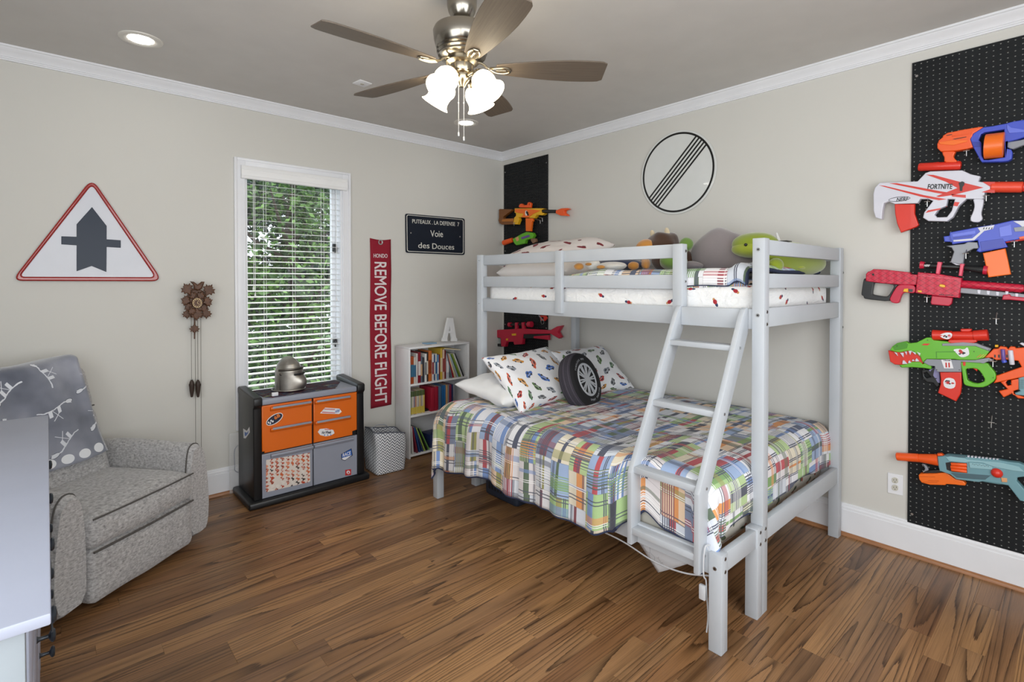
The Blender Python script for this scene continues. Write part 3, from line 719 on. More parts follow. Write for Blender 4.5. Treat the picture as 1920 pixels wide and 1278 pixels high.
t = thing('toy_figure', 'small black and white toy lying on top of the lime green soft toy', 'toy', (-.40, -2.83, 1.67)); b = MB(); b.box((-.43, -2.87, 1.672), (-.36, -2.80, 1.684), m_black, .004); part('body', b, t); b = MB(); b.tube([(-.36, -2.80, 1.68), (-.33, -2.775, 1.735)], .012, m_white, 8, rf=lambda q: 1 - .6 * q); part('horn', b, t)
single('cushion', blob((-.66, -1.93, 1.565), (.14, .17, .052), p_nv, 19, .06), 'dark navy soft cushion behind the guard rail, next to the brown toy', 'cushion')
t = thing('plush_bundle', 'small white soft toy with orange limbs lying flat by the upper pillow', 'soft toy', (-.88, -1.97, 1.525))
part('body', blob((-.86, -2.02, 1.552), (.07, .10, .028), p_wh, 20, .08), t); part('head', blob((-.93, -1.93, 1.565), (.04, .05, .034), p_wh, 21, .08, 18), t)
part('limb', blob((-.98, -1.86, 1.552), (.03, .032, .022), p_or, 22, .05, 14), t); part('limb', blob((-.98, -2.03, 1.545), (.016, .03, .012), p_or, 23, .05, 12), t)
part('nose', blob((-.965, -1.925, 1.565), (.014, .025, .010), p_or, 24, 0, 12), t)

# ================================================================== under the lower bed
m_bin = mat('dark_blue_plastic', '27303f', .5)
b = MB(); b.box((-1.20, -1.53, .0), (-.80, -1.20, .12), m_bin, .03, seg=3)
t = thing('storage_bin', 'dark blue slotted plastic bin on the floor under the bed', 'bin', (-1.0, -1.365, 0)); part('tub', b, t)
for k in range(7):
    b = MB(); b.box((-1.203, -1.25 - k * .03, .055), (-1.195, -1.262 - k * .03, .10), m_black); part('slot', b, t)
m_paper = mat('paper', 'cfcfd2', .8, fn=lambda: mix(vor(coord(), 30, feature='DISTANCE_TO_EDGE').lt(.035) * noise(coord(), 9, 1).gt(.5), hexc('c9cace'), hexc('a8aab0')))
PQ = [(-2.55, .296), (-2.695, .158), (-2.90, .300), (-2.755, .438)]
b = MB(); b.grid(lambda u, v: (lambda y, z_: (-1.405 - .012 * math.sin(u * 3.1) * v, y, z_))(*(Vector(PQ[0]).lerp(Vector(PQ[1]), v).lerp(Vector(PQ[3]).lerp(Vector(PQ[2]), v), u))), 14, 10, m_paper)
o = single('paper_sheet', b, 'white paper sheet hanging down from under the lower bed rail', 'paper'); add_solid(o, .0008)
m_strip = mat('white_plastic', 'c4c6ca', .5)
sp = [(-1.44, -2.02, .298), (-1.45, -2.18, .245), (-1.46, -2.40, .262), (-1.465, -2.55, .262), (-1.468, -2.72, .238), (-1.47, -2.86, .25), (-1.47, -2.97, .285)]
b = MB()
def sm_path(pts, n=8):
    out = []; P_ = [Vector(p) for p in pts]
    for i in range(len(P_) - 1):
        p0, p1, p2, p3 = P_[max(i - 1, 0)], P_[i], P_[i + 1], P_[min(i + 2, len(P_) - 1)]
        for k in range(n):
            t_ = k / n; out.append(.5 * ((2 * p1) + (-p0 + p2) * t_ + (2 * p0 - 5 * p1 + 4 * p2 - p3) * t_ ** 2 + (-p0 + 3 * p1 - 3 * p2 + p3) * t_ ** 3))
    return out + [P_[-1]]
pp = sm_path(sp); b.grid(lambda u, v: pp[round(u * (len(pp) - 1))] + Vector((0, 0, (v - .5) * .007)), len(pp) - 1, 1, m_strip)
o = single('strip', b, 'thin white light strip sagging below the lower bed side rail', 'light strip'); add_solid(o, .0015)
b = MB(); b.tube(sm_path([(-1.474, -2.972, .41), (-1.50, -2.969, .412), (-1.512, -2.968, .37), (-1.51, -2.967, .30), (-1.487, -2.965, .27), (-1.47, -2.96, .2), (-1.465, -2.963, .12), (-1.48, -2.965, .06), (-1.468, -2.97, .14)]), .003, m_strip, 8)
t = thing('power_cord', 'white cord with adapter hanging beside the nearest bed leg', 'cord', (-1.49, -2.967, 0.06)); part('wire', b, t)
b = MB(); b.box((-1.490, -2.962, .185), (-1.474, -2.935, .245), m_strip, .004); part('adapter', b, t)
# ================================================================== helpers for things that hang flat on a wall
def wframe(wall, off): return frame((0, -off, 0), (1, 0, 0), (0, 0, 1)) if wall == 'b' else frame((-off, 0, 0), (0, -1, 0), (0, 0, 1))
def w2(p, wall, d):
    q = at(p[0], p[1], 'y' if wall == 'b' else 'x', -d); return (q.x, q.z) if wall == 'b' else (-q.y, q.z)
def chaikin(pts, n=1):
    for _ in range(n):
        o = []
        for a, b_ in zip(pts, pts[1:] + pts[:1]): o += [(a[0] * .78 + b_[0] * .22, a[1] * .78 + b_[1] * .22), (a[0] * .22 + b_[0] * .78, a[1] * .22 + b_[1] * .78)]
        pts = o
    return pts
def Z(ox, oy, k): return lambda *pts: [(ox + x / k, oy + y / k) for x, y in pts]
def pl(wall, off, depth, mt, pts, holes=(), bev=.0015, rnd=0, seg=2):
    """plate traced on a wall: its front face lies off+depth from the wall"""
    d = off + depth; sp = [[w2(p, wall, d) for p in pts]] + [[w2(p, wall, d) for p in h] for h in holes]
    if rnd: sp = [chaikin(s_, rnd) for s_ in sp]
    return plate_mesh(sp, wframe(wall, off), depth, mt, bev, seg)
def txt(wall, d, s_, L_, R_, cap, mt, depth=.001, bold=0, shear=0):
    """text whose left and right middle points are given; cap = letter height in the same units as the picture"""
    a, b_ = Vector(w2(L_, wall, d)), Vector(w2(R_, wall, d)); c = (a + b_) / 2; mid = ((L_[0] + R_[0]) / 2, (L_[1] + R_[1]) / 2)
    hgt = (Vector(w2((mid[0], mid[1] - cap / 2), wall, d)) - Vector(w2((mid[0], mid[1] + cap / 2), wall, d))).length
    me = text_mesh(s_, Matrix(), 1, mt, .01, bold=bold, shear=shear); xs = [v.co.x for v in me.vertices]; ys = [v.co.y for v in me.vertices]
    w_ = max(xs) - min(xs); h_ = max(ys) - min(ys); cx, cy = (max(xs) + min(xs)) / 2, (max(ys) + min(ys)) / 2
    ang_ = math.atan2(b_.y - a.y, b_.x - a.x)
    me.transform(Matrix.Diagonal(((b_ - a).length / w_, hgt / h_, depth / .01, 1)) @ Matrix.Translation((-cx, -cy, 0)))
    me.transform(wframe(wall, d) @ Matrix.Translation((c.x, c.y, 0)) @ Matrix.Rotation(ang_, 4, 'Z')); return me

# ------------------------------------------------------------------ triangular sign
m_enw = mat('enamel_white', 'd0d2da', .3, spec=.4, bump=lambda: (noise(coord(), 5, 2), .15, .01)); m_enr = mat('enamel_red', '9c2420', .25, coat=.5); m_enb = mat('enamel_navy', '1b273a', .32, spec=.25, bump=lambda: (noise(coord(), 7, 2), .15, .01))
z = Z(0, 300, 4.26)
def rtri(A, B_, C_, k):
    out = []
    for p, q, r in ((C_, A, B_), (A, B_, C_), (B_, C_, A)):
        p, q, r = Vector(p), Vector(q), Vector(r); a = q + (p - q).normalized() * k; b_ = q + (r - q).normalized() * k
        for i in range(7): t_ = i / 6; out.append(tuple(a * (1 - t_) ** 2 + q * 2 * t_ * (1 - t_) + b_ * t_ * t_))
    return out
s1 = thing('triangular_sign', 'red-bordered white triangular road sign with a dark arrow on the wall', 'sign', (-3.23, -.02, 1.47))
o_ = rtri(z((735, 140))[0], z((90, 965))[0], z((1305, 968))[0], 22); i_ = rtri(z((735, 195))[0], z((158, 930))[0], z((1240, 934))[0], 10)
part('border', pl('b', .004, .024, m_enr, o_, [i_], .008), s1); part('face', pl('b', .006, .012, m_enw, o_, bev=0), s1)
part('arrow', pl('b', .017, .005, m_enb, z((735, 375), (852, 525), (852, 632), (965, 640), (965, 700), (852, 693), (850, 893), (732, 845), (612, 887), (612, 680), (490, 672), (490, 608), (612, 612), (612, 512)), bev=.002), s1)

# ------------------------------------------------------------------ round sign
s2 = thing('round_sign', 'round white sign crossed by five black diagonal lines above the bunk bed', 'sign', (-.01, -1.952, 1.95))
cy, cz = 1.952, 2.251
def circ(r, n=72, c=(cy, cz)): return [(c[0] + r * math.cos(2 * math.pi * k / n), c[1] + r * math.sin(2 * math.pi * k / n)) for k in range(n)]
m_sw = mat('sign_white', 'd9dbd9', .2, coat=.6); m_ink = mat('ink_black', '111111', .3)
part('plate', plate_mesh([circ(.302)], wframe('r', .004), .006, m_sw, .002), s2)
part('ring', plate_mesh([circ(.288), circ(.274)], wframe('r', .010), .0008, m_ink), s2)
a = Vector(w2((1224.8, 379.6), 'r', .01)); b_ = Vector(w2((1314.8, 262.3), 'r', .01)); dr = (b_ - a).normalized(); nr = Vector((-dr.y, dr.x)); cc = Vector((cy, cz)); off0 = ((a - cc).dot(nr) + (b_ - cc).dot(nr)) / 2 * .3
for k in range(-2, 3):
    of = off0 + k * .0262; hl = math.sqrt(.281 ** 2 - of ** 2); p = cc + nr * of; w_ = nr * .0062
    part('stripe', plate_mesh([[tuple(p + dr * hl + w_), tuple(p - dr * hl + w_), tuple(p - dr * hl - w_), tuple(p + dr * hl - w_)]], wframe('r', .0102), .0008, m_ink), s2)
# ------------------------------------------------------------------ street sign
m_snv = mat('street_sign_navy', '161d2a', .4, spec=.25); m_swt = mat('sign_lettering', 'dcdad2', .5)
s3 = thing('street_sign', 'dark navy enamel street name plate with white lettering', 'sign', (-.798, -.01, 1.709))
rr = lambda k: [(760 + k, 400 + k * .95), (871.5 - k, 409.5 + k * .8), (871.5 - k, 478 - k), (761 + k, 473.5 - k)]
def rnd_poly(pts, k):
    out = []; n = len(pts)
    for i in range(n):
        p, q, r = Vector(pts[i - 1]), Vector(pts[i]), Vector(pts[(i + 1) % n]); a = q + (p - q).normalized() * k; b_ = q + (r - q).normalized() * k
        for j in range(5): t_ = j / 4; out.append(tuple(a * (1 - t_) ** 2 + q * 2 * t_ * (1 - t_) + b_ * t_ * t_))
    return out
part('plate', pl('b', .003, .008, m_snv, rnd_poly(rr(0), 4), bev=.002), s3)
part('rim_line', pl('b', .011, .0008, m_swt, rnd_poly(rr(2.2), 4), [rnd_poly(rr(3.3), 3.5)], bev=0), s3)
for t_, L_, R_, c_ in (('PUTEAUX . LA DEFENSE  7', (773, 414.3), (861, 420.5), 7.4), ('Voie', (807, 437.5), (830.5, 438.5), 12), ('des', (784.2, 459.6), (805.2, 460.3), 10.6), ('Douces', (810.5, 461.2), (851.5, 463), 10.4)):
    part('lettering', txt('b', .0114, t_, L_, R_, c_, m_swt, bold=.003), s3)
for p in ((770.5, 436.5), (862.5, 443.5)): part('screw', pl('b', .011, .002, m_steel, [(p[0] + 1.1 * math.cos(k), p[1] + 1.4 * math.sin(k)) for k in range(6)], bev=0), s3)
# ------------------------------------------------------------------ red banner
m_red = mat('banner_red', '8e1028', .85, bump=lambda: (noise(coord(), 400, 2), .2, .001)); m_bw = mat('banner_white', 'e2d8da', .8)
s4 = thing('banner', 'long narrow red fabric banner with white lettering on the wall', 'banner', (-1.35, -.01, .405))
def ban(u, v):
    x = -1.445 + u * .19 + .003 * math.sin(v * 9); zt = 1.817 - .012 * math.sin(u * 3.1); return (x, -.007 - .003 * math.sin(u * 5 + v * 14) ** 2, zt + v * (.408 + .004 * u - zt))
b = MB(); b.grid(ban, 8, 40, m_red); o = part('fabric', b, s4); add_solid(o, .0015)
part('lettering', txt('b', .0112, 'HONDO', (700.5, 479), (726.5, 479.6), 7.5, m_bw, bold=.012), s4)
me = text_mesh('REMOVE BEFORE FLIGHT', Matrix(), 1, m_bw, .01, bold=0, spacing=.98)
xs = [v.co.x for v in me.vertices]; ys = [v.co.y for v in me.vertices]; zt, zb = at(715, 491, 'y', -.0112).z, at(715, 755.5, 'y', -.0112).z; xl, xr = -1.408, -1.300
me.transform(Matrix.Diagonal(((zt - zb) / (max(xs) - min(xs)), (xr - xl) / (max(ys) - min(ys)), .1, 1)) @ Matrix.Translation((-(max(xs) + min(xs)) / 2, -(max(ys) + min(ys)) / 2, 0)))
me.transform(wframe('b', .0112) @ Matrix.Translation(((xl + xr) / 2, (zt + zb) / 2, 0)) @ Matrix.Rotation(R(-90), 4, 'Z')); m2_ = me.copy(); part('lettering', me, s4); m2_.transform(Matrix.Translation((.0035, -.0002, -.003))); part('lettering', m2_, s4)
b = MB(); gp = at(713.5, 454, 'y', -.012); b.lathe([(.013, 0), (.020, .001), (.022, .003), (.017, .004), (.012, .002)], m_steel, 24, frame(gp, (1, 0, 0), (0, 0, 1))); part('grommet', b, s4)

# ------------------------------------------------------------------ cuckoo clock
m_cw = mat('carved_walnut', rough=.5, fn=lambda: mix(noise(coord(), 60, 3), hexc('2c1a0e'), hexc('6e4324'))); m_gold = mat('clock_cream', 'cdb488', .5)
ck = thing('cuckoo_clock', 'carved dark wood cuckoo clock with leaves, hanging on the wall', 'clock', (-2.70, -.01, 1.08))
z = Z(320, 510, 5.11)
part('case', pl('b', .0, .075, m_cw, z((180, 190), (250, 150), (330, 190), (335, 370), (180, 370)), bev=.006), ck)
LEAF = [(0, 1.05), (.16, .72), (.34, .74), (.30, .52), (.72, .66), (.62, .38), (.95, .12), (.60, .02), (.66, -.30), (.34, -.30), (.12, -.62), (.07, -.95), (-.07, -.95), (-.12, -.62), (-.34, -.30), (-.66, -.30), (-.60, .02), (-.95, .12), (-.62, .38), (-.72, .66), (-.30, .52), (-.34, .74), (-.16, .72)]
def leaf(cx, cy, s_, rot, off, parent=ck, th=.018, nm='leaf', sx=1.0):
    p = []
    s_ *= 1.22
    for x, y in LEAF:
        a = R(rot); X = x * sx; p.append((cx + s_ * (X * math.cos(a) + y * math.sin(a)), cy - s_ * (-X * math.sin(a) + y * math.cos(a))))
    part(nm, pl('b', off, th, m_cw, z(*p), bev=.005), parent)
for cx, cy_, s_, r_ in ((165, 170, 58, -30), (365, 180, 58, 30), (155, 275, 48, -70), (350, 285, 48, 70), (180, 330, 44, -120), (160, 395, 45, 180), (345, 390, 48, 180), (250, 390, 62, 180), (215, 230, 40, -20), (290, 230, 42, 20), (320, 340, 44, 110), (205, 370, 40, 160)):
    leaf(cx, cy_, s_, r_, .06 + .012 * ((cx * 7 + cy_) % 3))
part('bird', pl('b', .07, .03, m_cw, z((190, 88), (225, 92), (262, 120), (300, 90), (328, 92), (318, 120), (300, 160), (262, 178), (228, 160), (222, 122)), bev=.008), ck)
def disc_px(cx, cy_, r_, n=28): return z(*[(cx + r_ * math.cos(2 * math.pi * k / n), cy_ + r_ * math.sin(2 * math.pi * k / n)) for k in range(n)])
dl = part('dial', pl('b', .095, .008, m_cw, disc_px(255, 295, 48), bev=.002), ck)
part('chapter_ring', pl('b', .103, .001, m_gold, disc_px(255, 295, 46), [disc_px(255, 295, 41)], bev=0), dl)
for k in range(12):
    a = k * math.pi / 6; p0 = (255 + 34 * math.sin(a), 295 - 34 * math.cos(a)); q = (3.2 * math.cos(a), 3.2 * math.sin(a)); r_ = (6 * math.sin(a), -6 * math.cos(a))
    part('numeral', pl('b', .103, .001, m_gold, z((p0[0] + q[0] + r_[0], p0[1] + q[1] + r_[1]), (p0[0] - q[0] + r_[0], p0[1] - q[1] + r_[1]), (p0[0] - q[0] - r_[0], p0[1] - q[1] - r_[1]), (p0[0] + q[0] - r_[0], p0[1] + q[1] - r_[1])), bev=0), dl)
for ex, ey, w_ in ((272, 262, 2.6), (276, 312, 3.2)):
    dx, dy = ex - 255, ey - 295; L_ = math.hypot(dx, dy); nx_, ny_ = -dy / L_ * w_, dx / L_ * w_
    part('hand', pl('b', .105, .0015, m_gold, z((255 + nx_, 295 + ny_), (ex + nx_ * .4, ey + ny_ * .4), (ex - nx_ * .4, ey - ny_ * .4), (255 - nx_, 295 - ny_)), bev=0), dl)
part('pendulum', pl('b', .045, .006, m_cw, z((222, 400), (240, 400), (237, 640), (223, 640)), bev=.001), ck)
leaf(230, 535, 46, 180, .05, th=.01, nm='pendulum_leaf', sx=1.0)
for x0, y1, kx in ((197, 1030, 0), (258, 1030, 0), (234, 1640, 1), (288, 1760, 1)):
    a = at(320 + x0 / 5.11, 510 + 415 / 5.11, 'y', -.05); b2 = at(320 + (x0 + (6 if kx else 3)) / 5.11, 510 + y1 / 5.11, 'y', -.05)
    b = MB(); b.tube([a, b2], .0013, mat('chain_metal', '5e5a4e', .4, .3), 6); part('chain', b, ck)
for cx in (203, 263):
    p = at(320 + cx / 5.11, 510 + 1200 / 5.11, 'y', -.05); h_ = at(320 + cx / 5.11, 510 + 1030 / 5.11, 'y', -.05).z - p.z
    b = MB(); b.lathe([(0, 0), (.007, .004), (.013, .045), (.0165, .09), (.0165, h_ - .04), (.012, h_ - .015), (.005, h_), (0, h_)], mat('cone_iron', '35261e', .55), 16, Matrix.Translation(p)); b.ball((p.x, p.y, p.z + h_ + .002), .005, m_steel, n=10)
    part('weight', b, ck)

# ------------------------------------------------------------------ outlet and ceiling fittings
s5 = thing('wall_outlet', 'white double power outlet on the wall beside the large pegboard', 'outlet', (-.002, -3.274, .30))
z = Z(1600, 780, 3.872)
part('plate', pl('r', .0, .006, m_trim, z((249, 408), (360, 432), (360, 578), (248, 555)), bev=.002), s5)
for cy_ in (466, 519):
    c_ = (302, cy_); pts = [(c_[0] + 27 * max(-.86, min(.86, math.cos(a * .3) * 1.0)), c_[1] + (22 * math.sin(a * .3) + .12 * 27 * math.cos(a * .3) * .9)) for a in range(21)]
    rc = part('receptacle', pl('r', .0055, .003, mat('outlet_ivory', 'c9c6ba', .4), z(*pts), bev=.001), s5)
    for dx in (-9, 10): part('slot', pl('r', .0086, .0005, m_black, z((c_[0] + dx - 1.6, cy_ - 9), (c_[0] + dx + 1.6, cy_ - 8.6), (c_[0] + dx + 1.6, cy_ + 1), (c_[0] + dx - 1.6, cy_ + .6)), bev=0), rc)
    part('slot', pl('r', .0086, .0005, m_black, z((c_[0] - 3, cy_ + 8), (c_[0] + 3, cy_ + 8.6), (c_[0] + 3, cy_ + 14), (c_[0] - 3, cy_ + 13.4)), bev=0), rc)
m_lens = mat('lamp_lens', 'ffffff', .5, emit=(1, .97, .9), es=16)
for x, y, lb in ((-3.048, -.608, 'round recessed ceiling light nearest the left edge of the room view'), (-.895, -.591, 'small round recessed ceiling light near the far corner, below the fan')):
    t = thing('recessed_light', lb, 'ceiling light', (x, y, H - .012), 'recessed ceiling lights')
    b = MB(); b.lathe([(.100, H), (.099, H - .004), (.088, H - .008), (.070, H - .006), (.058, H - .001), (.056, H - .0005)], mat('can_trim', 'd8d4cc', .4), 48, Matrix.Translation((x, y, 0))); part('trim_ring', b, t)
    b = MB(); b.cyl((x, y, H - .002), .055, .003, m_lens, 40); part('lens', b, t)
b = MB(); M_ = Matrix.Translation((-1.902, -.822, H)) @ Matrix.Rotation(R(8), 4, 'Z')
b.box((-.045, -.045, -.007), (.045, .045, 0), m_trim, .003, M=M_); t = thing('ceiling_plate', 'small square white cover plate on the ceiling left of the fan', 'cover plate', (-1.902, -.822, H - .01)); part('plate', b, t)
b = MB(); b.cyl((-1.902, -.822, H - .008), .012, .004, mat('plate_dot', 'b8b4a8', .5), 16); part('knob', b, t)

# ================================================================== ceiling fan
FX, FY = -2.045, -2.097
m_nk = mat('brushed_nickel', '9b968d', .22, 1); m_brass = mat('warm_nickel', 'a59b88', .25, 1)
def blade_fn():
    x, y, z_ = sep(coord()); g = noise(vec(x * 3.0, y * 90.0, 0.0), 2.0, 3); return mix(g, hexc('4e453c'), hexc('75685a'))
m_blade = mat('grey_oak_blade', rough=.5, fn=blade_fn)
def glass_fn(): return hexc('fff4dc')
m_shade = mat('lit_glass', 'fff6e6', .4, emit=(1, .86, .62), es=7.0); m_bulb = mat('bulb', 'ffffff', .4, emit=(1, .9, .7), es=18)
fan = thing('ceiling_fan', 'brushed nickel ceiling fan with five grey wood blades and four lit glass shades', 'ceiling fan', (FX, FY, 2.07))
T0 = Matrix.Translation((FX, FY, 0))
b = MB(); b.lathe([(0, 2.739), (.066, 2.739), (.067, 2.71), (.066, 2.68), (.060, 2.655), (.048, 2.632), (.036, 2.620), (.026, 2.617), (.024, 2.605), (.0, 2.605)], m_nk, 40, T0); part('canopy', b, fan)
b = MB(); b.cyl((FX, FY, 2.60), .0115, .05, m_nk, 20); part('downrod', b, fan)
b = MB(); b.lathe([(0, 2.602), (.02, 2.602), (.03, 2.592), (.09, 2.590), (.122, 2.580), (.128, 2.566), (.124, 2.53), (.116, 2.50), (.110, 2.494), (.114, 2.488), (.108, 2.482), (.112, 2.474), (.104, 2.468), (.106, 2.458), (.094, 2.450), (.06, 2.444), (0, 2.444)], m_nk, 48, T0); part('motor_housing', b, fan)
b = MB(); b.lathe([(0, 2.446), (.07, 2.446), (.072, 2.430), (.060, 2.424), (.052, 2.42), (.052, 2.39), (.046, 2.382), (.036, 2.378), (.036, 2.36), (.028, 2.348), (.02, 2.34), (.012, 2.325), (0, 2.322)], m_brass, 40, T0); part('switch_housing', b, fan)
RB = .642
def bw(r):   # half width of a blade
    t_ = (r - .15) / (RB - .15); return .035 + .044 * math.sin(min(1, t_ * 1.15) * math.pi * .55) - .012 * max(0, t_ - .75) * 4 * .35
pts = [(.150, .020), (.155, bw(.155))] + [(r_, bw(r_)) for r_ in (.19, .25, .32, .40, .48, .55, .60)] + [(.622, bw(.62) - .002), (RB, bw(.633) - .014)]
out = pts + [(x, -y) for x, y in reversed(pts)]
bme = plate_mesh([out], Matrix.Translation((0, 0, -.003)), .006, m_blade, .0015)
bi = MB(); bi.tube(sm_path([(.06, 0, .03), (.09, 0, .026), (.12, .006, .004), (.15, .018, -.006), (.185, .022, -.007), (.21, .012, -.007), (.213, 0, -.007), (.21, -.012, -.007), (.185, -.022, -.007), (.15, -.018, -.006), (.125, -.006, .0)], 5), .0055, m_brass, 8)
bi.tube([(.15, 0, -.006), (.195, 0, -.006)], .006, m_brass, 8)
for x in (.165, .195): bi.cyl((x, 0, -.007), .004, .006, m_steel, 10)
bime = bi.mesh('blade_iron')
for k in range(5):
    a = R(177.49 - 72 * k)
    o = bpy.data.objects.new('blade', bme); COL.objects.link(o); o.parent = fan; o.location = (0, 0, 2.407 - 2.07); o.rotation_euler = (Matrix.Rotation(a, 3, 'Z') @ Matrix.Rotation(R(-11), 3, 'X')).to_euler()
    i2 = bpy.data.objects.new('blade_iron', bime); COL.objects.link(i2); i2.parent = o
for k in range(4):
    a = R(228 + 90 * k - 30); dv = Vector((math.cos(a), math.sin(a), 0)); p0 = Vector((FX, FY, 2.372)) + dv * .035; p1 = Vector((FX, FY, 2.378)) + dv * .068; p2 = Vector((FX, FY, 2.362)) + dv * .085
    b = MB(); b.tube(sm_path([p0, p1, p2], 5), .009, m_brass, 10)
    ax_ = (dv * .62 + Vector((0, 0, -.80))).normalized(); sx_ = Vector((-dv.y, dv.x, 0)); M_ = frame(p2, sx_, ax_.cross(sx_), ax_)
    b.lathe([(0, -.012), (.024, -.012), (.027, 0), (.027, .014), (0, .014)], m_brass, 20, M_); arm = part('lamp_arm', b, fan)
    b = MB(); prof = [(.028, .006), (.040, .014), (.050, .032), (.053, .052), (.050, .072), (.050, .088), (.056, .102), (.066, .112)]
    b.lathe(prof + [(r_ - .003, h_ - .0005) for r_, h_ in reversed(prof)], m_shade, 36, M_)
    for v in b.bm.verts: pass
    part('lamp_shade', b, arm, smooth=60)
    b = MB(); b.lathe([(0, .01), (.013, .014), (.022, .04), (.026, .06), (.020, .08), (0, .088)], m_bulb, 20, M_); part('bulb', b, arm)
for dx, dy, zb in ((-.012, .010, 2.105), (.006, -.005, 2.085)):
    b = MB(); b.tube([(FX + dx, FY + dy, 2.36), (FX + dx, FY + dy, zb + .015)], .0012, m_strip, 6); b.lathe([(0, zb), (.004, zb + .003), (.004, zb + .018), (.001, zb + .022)], m_strip, 10, Matrix.Translation((FX + dx, FY + dy, 0))); b.ball((FX + dx, FY + dy, 2.255), .0035, m_strip, n=8)
    part('pull_chain', b, fan)

# ================================================================== toy tool chest
m_pbk = mat('black_plastic', '17181a', .38, bump=lambda: (noise(coord(), 300, 2), .1, .001)); m_pgy = mat('grey_plastic', '8f93a0', .42); m_por = mat('orange_plastic', 'd9660f', .38)
ch = thing('toy_tool_chest', 'black, orange and grey plastic play tool chest under the window', 'toy chest', (-2.075, -.24, 0))
b = MB(); b.box((-2.49, -.432, 0), (-1.663, -.035, .046), m_pbk, .014, seg=3); part('base', b, ch)
def side(x0, x1):
    b = MB(); M_ = frame((x0, 0, 0), (0, 1, 0), (0, 0, 1), (1, 0, 0))
    b.prism([(-.402, .046), (-.395, .64), (-.415, .660), (-.415, .705), (-.40, .712), (-.05, .735), (-.03, .725), (-.03, .70), (-.045, .68), (-.045, .046)], x1 - x0, m_pbk, M=M_, bev=.007); part('side_panel', b, ch)
side(-2.452, -2.400); side(-1.748, -1.692)
b = MB(); b.box((-2.41, -.375, .046), (-1.74, -.05, .66), m_pbk); part('carcass', b, ch)
b = MB(); b.box((-2.402, -.402, .655), (-1.748, -.045, .695), m_pgy, .010, seg=3); part('top_tray', b, ch)
def front(nm, pts, mt, d=.02, y=-.378): 
    me = plate_mesh([pts], frame((0, y, 0), (1, 0, 0), (0, 0, 1)), d, mt, .005); return part(nm, me, ch)
dl_ = front('door', [(-2.400, .355), (-2.385, .353), (-2.385, .343), (-2.076, .343), (-2.076, .652), (-2.400, .652)], m_por)
dr_ = front('door', [(-2.064, .343), (-1.782, .343), (-1.782, .37), (-1.748, .375), (-1.748, .652), (-2.064, .652)], m_por)
gl_ = front('door', [(-2.402, .048), (-2.073, .048), (-2.073, .337), (-2.402, .337)], m_pgy, .022); gr_ = front('door', [(-2.066, .048), (-1.748, .048), (-1.748, .337), (-2.066, .337)], m_pgy, .022)
def hbar(x0, x1, zt, parent, m1, m2, taper):
    b = MB(); M_ = frame((x0, 0, 0), (0, -1, 0), (0, 0, 1), (1, 0, 0))
    b.prism([(.395, zt - .030), (.412, zt - .026), (.420, zt - .012), (.418, zt - .002), (.396, zt)], x1 - x0, m1, M=M_, bev=.003)
    if m2: b.box((x0 + .012, -.4205, zt - .013), (x1 - .006, -.405, zt + .001), m2, .003)
    part('handle', b, parent)
hbar(-2.35, -2.080, .640, dl_, m_por, m_pgy, 1); hbar(-2.35, -2.080, .502, dl_, m_por, m_pgy, 1); hbar(-2.060, -1.80, .637, dr_, m_por, m_pgy, 1); hbar(-2.060, -1.80, .493, dr_, m_por, m_pgy, 1)
hbar(-2.35, -2.074, .332, gl_, m_pgy, None, 1); hbar(-2.064, -1.78, .332, gr_, m_pgy, None, 1)
z = Z(430, 690, 4.563)
m_stw = mat('sticker_white', 'e3e3e6', .4); m_stb = mat('sticker_navy', '20243a', .4); m_stbl = mat('sticker_blue', '2a5fb0', .4); m_str = mat('sticker_red', 'c02a2a', .4)
def stick(parent, pts, mt, off=.4004, th=.0006, nm='sticker', label=None): 
    return part(nm, pl('b', off, th, mt, z(*pts), bev=0), parent, label)
el = lambda cx, cy_, a, b_, rot, n=28: [(cx + a * math.cos(2 * math.pi * k / n) * math.cos(R(rot)) - b_ * math.sin(2 * math.pi * k / n) * math.sin(R(rot)), cy_ + a * math.cos(2 * math.pi * k / n) * math.sin(R(rot)) + b_ * math.sin(2 * math.pi * k / n) * math.cos(R(rot))) for k in range(n)]
s_ = stick(dl_, el(387, 436, 82, 38, -33), m_stw, .3985); stick(s_, el(387, 436, 76, 32, -33), m_stb, .3991)
part('lettering', txt('b', .4000, '68', (385 / 4.563 + 430, 430 / 4.563 + 690), (430 / 4.563 + 430, 398 / 4.563 + 690), 7, mat('sticker_orange', 'e07a28', .4), bold=.03), s_)
for i in range(4):
    for j in range(2):
        if (i + j) % 2 == 0: stick(s_, [(328 + i * 11 + j * 4, 462 - i * 8 + j * 14), (339 + i * 11 + j * 4, 454 - i * 8 + j * 14), (343 + i * 11 + j * 4, 468 - i * 8 + j * 14), (332 + i * 11 + j * 4, 476 - i * 8 + j * 14)], m_stw, .3997)
s_ = stick(dr_, [(820, 337), (942, 345), (962, 372), (938, 392), (776, 386)], m_stw, .3985); stick(s_, [(815, 346), (905, 350), (902, 356), (810, 352)], m_str, .3991); stick(s_, [(795, 372), (905, 380), (902, 386), (790, 379)], m_str, .3991); part('lettering', txt('b', .3992, 'HW', (905 / 4.563 + 430, 372 / 4.563 + 690), (948 / 4.563 + 430, 362 / 4.563 + 690), 6, m_stbl, bold=.03, shear=.3), s_)
s_ = stick(dr_, [(757, 545), (775, 520), (830, 514), (890, 528), (900, 556), (870, 575), (825, 583), (778, 572)], m_stw, .3985); part('lettering', txt('b', .3992, 'Hot Wheels', (790 / 4.563 + 430, 550 / 4.563 + 690), (872 / 4.563 + 430, 546 / 4.563 + 690), 5.5, m_stb, bold=.03, shear=.2), s_)
stick(s_, [(815, 520), (870, 522), (868, 527), (815, 526)], m_str, .3991); 
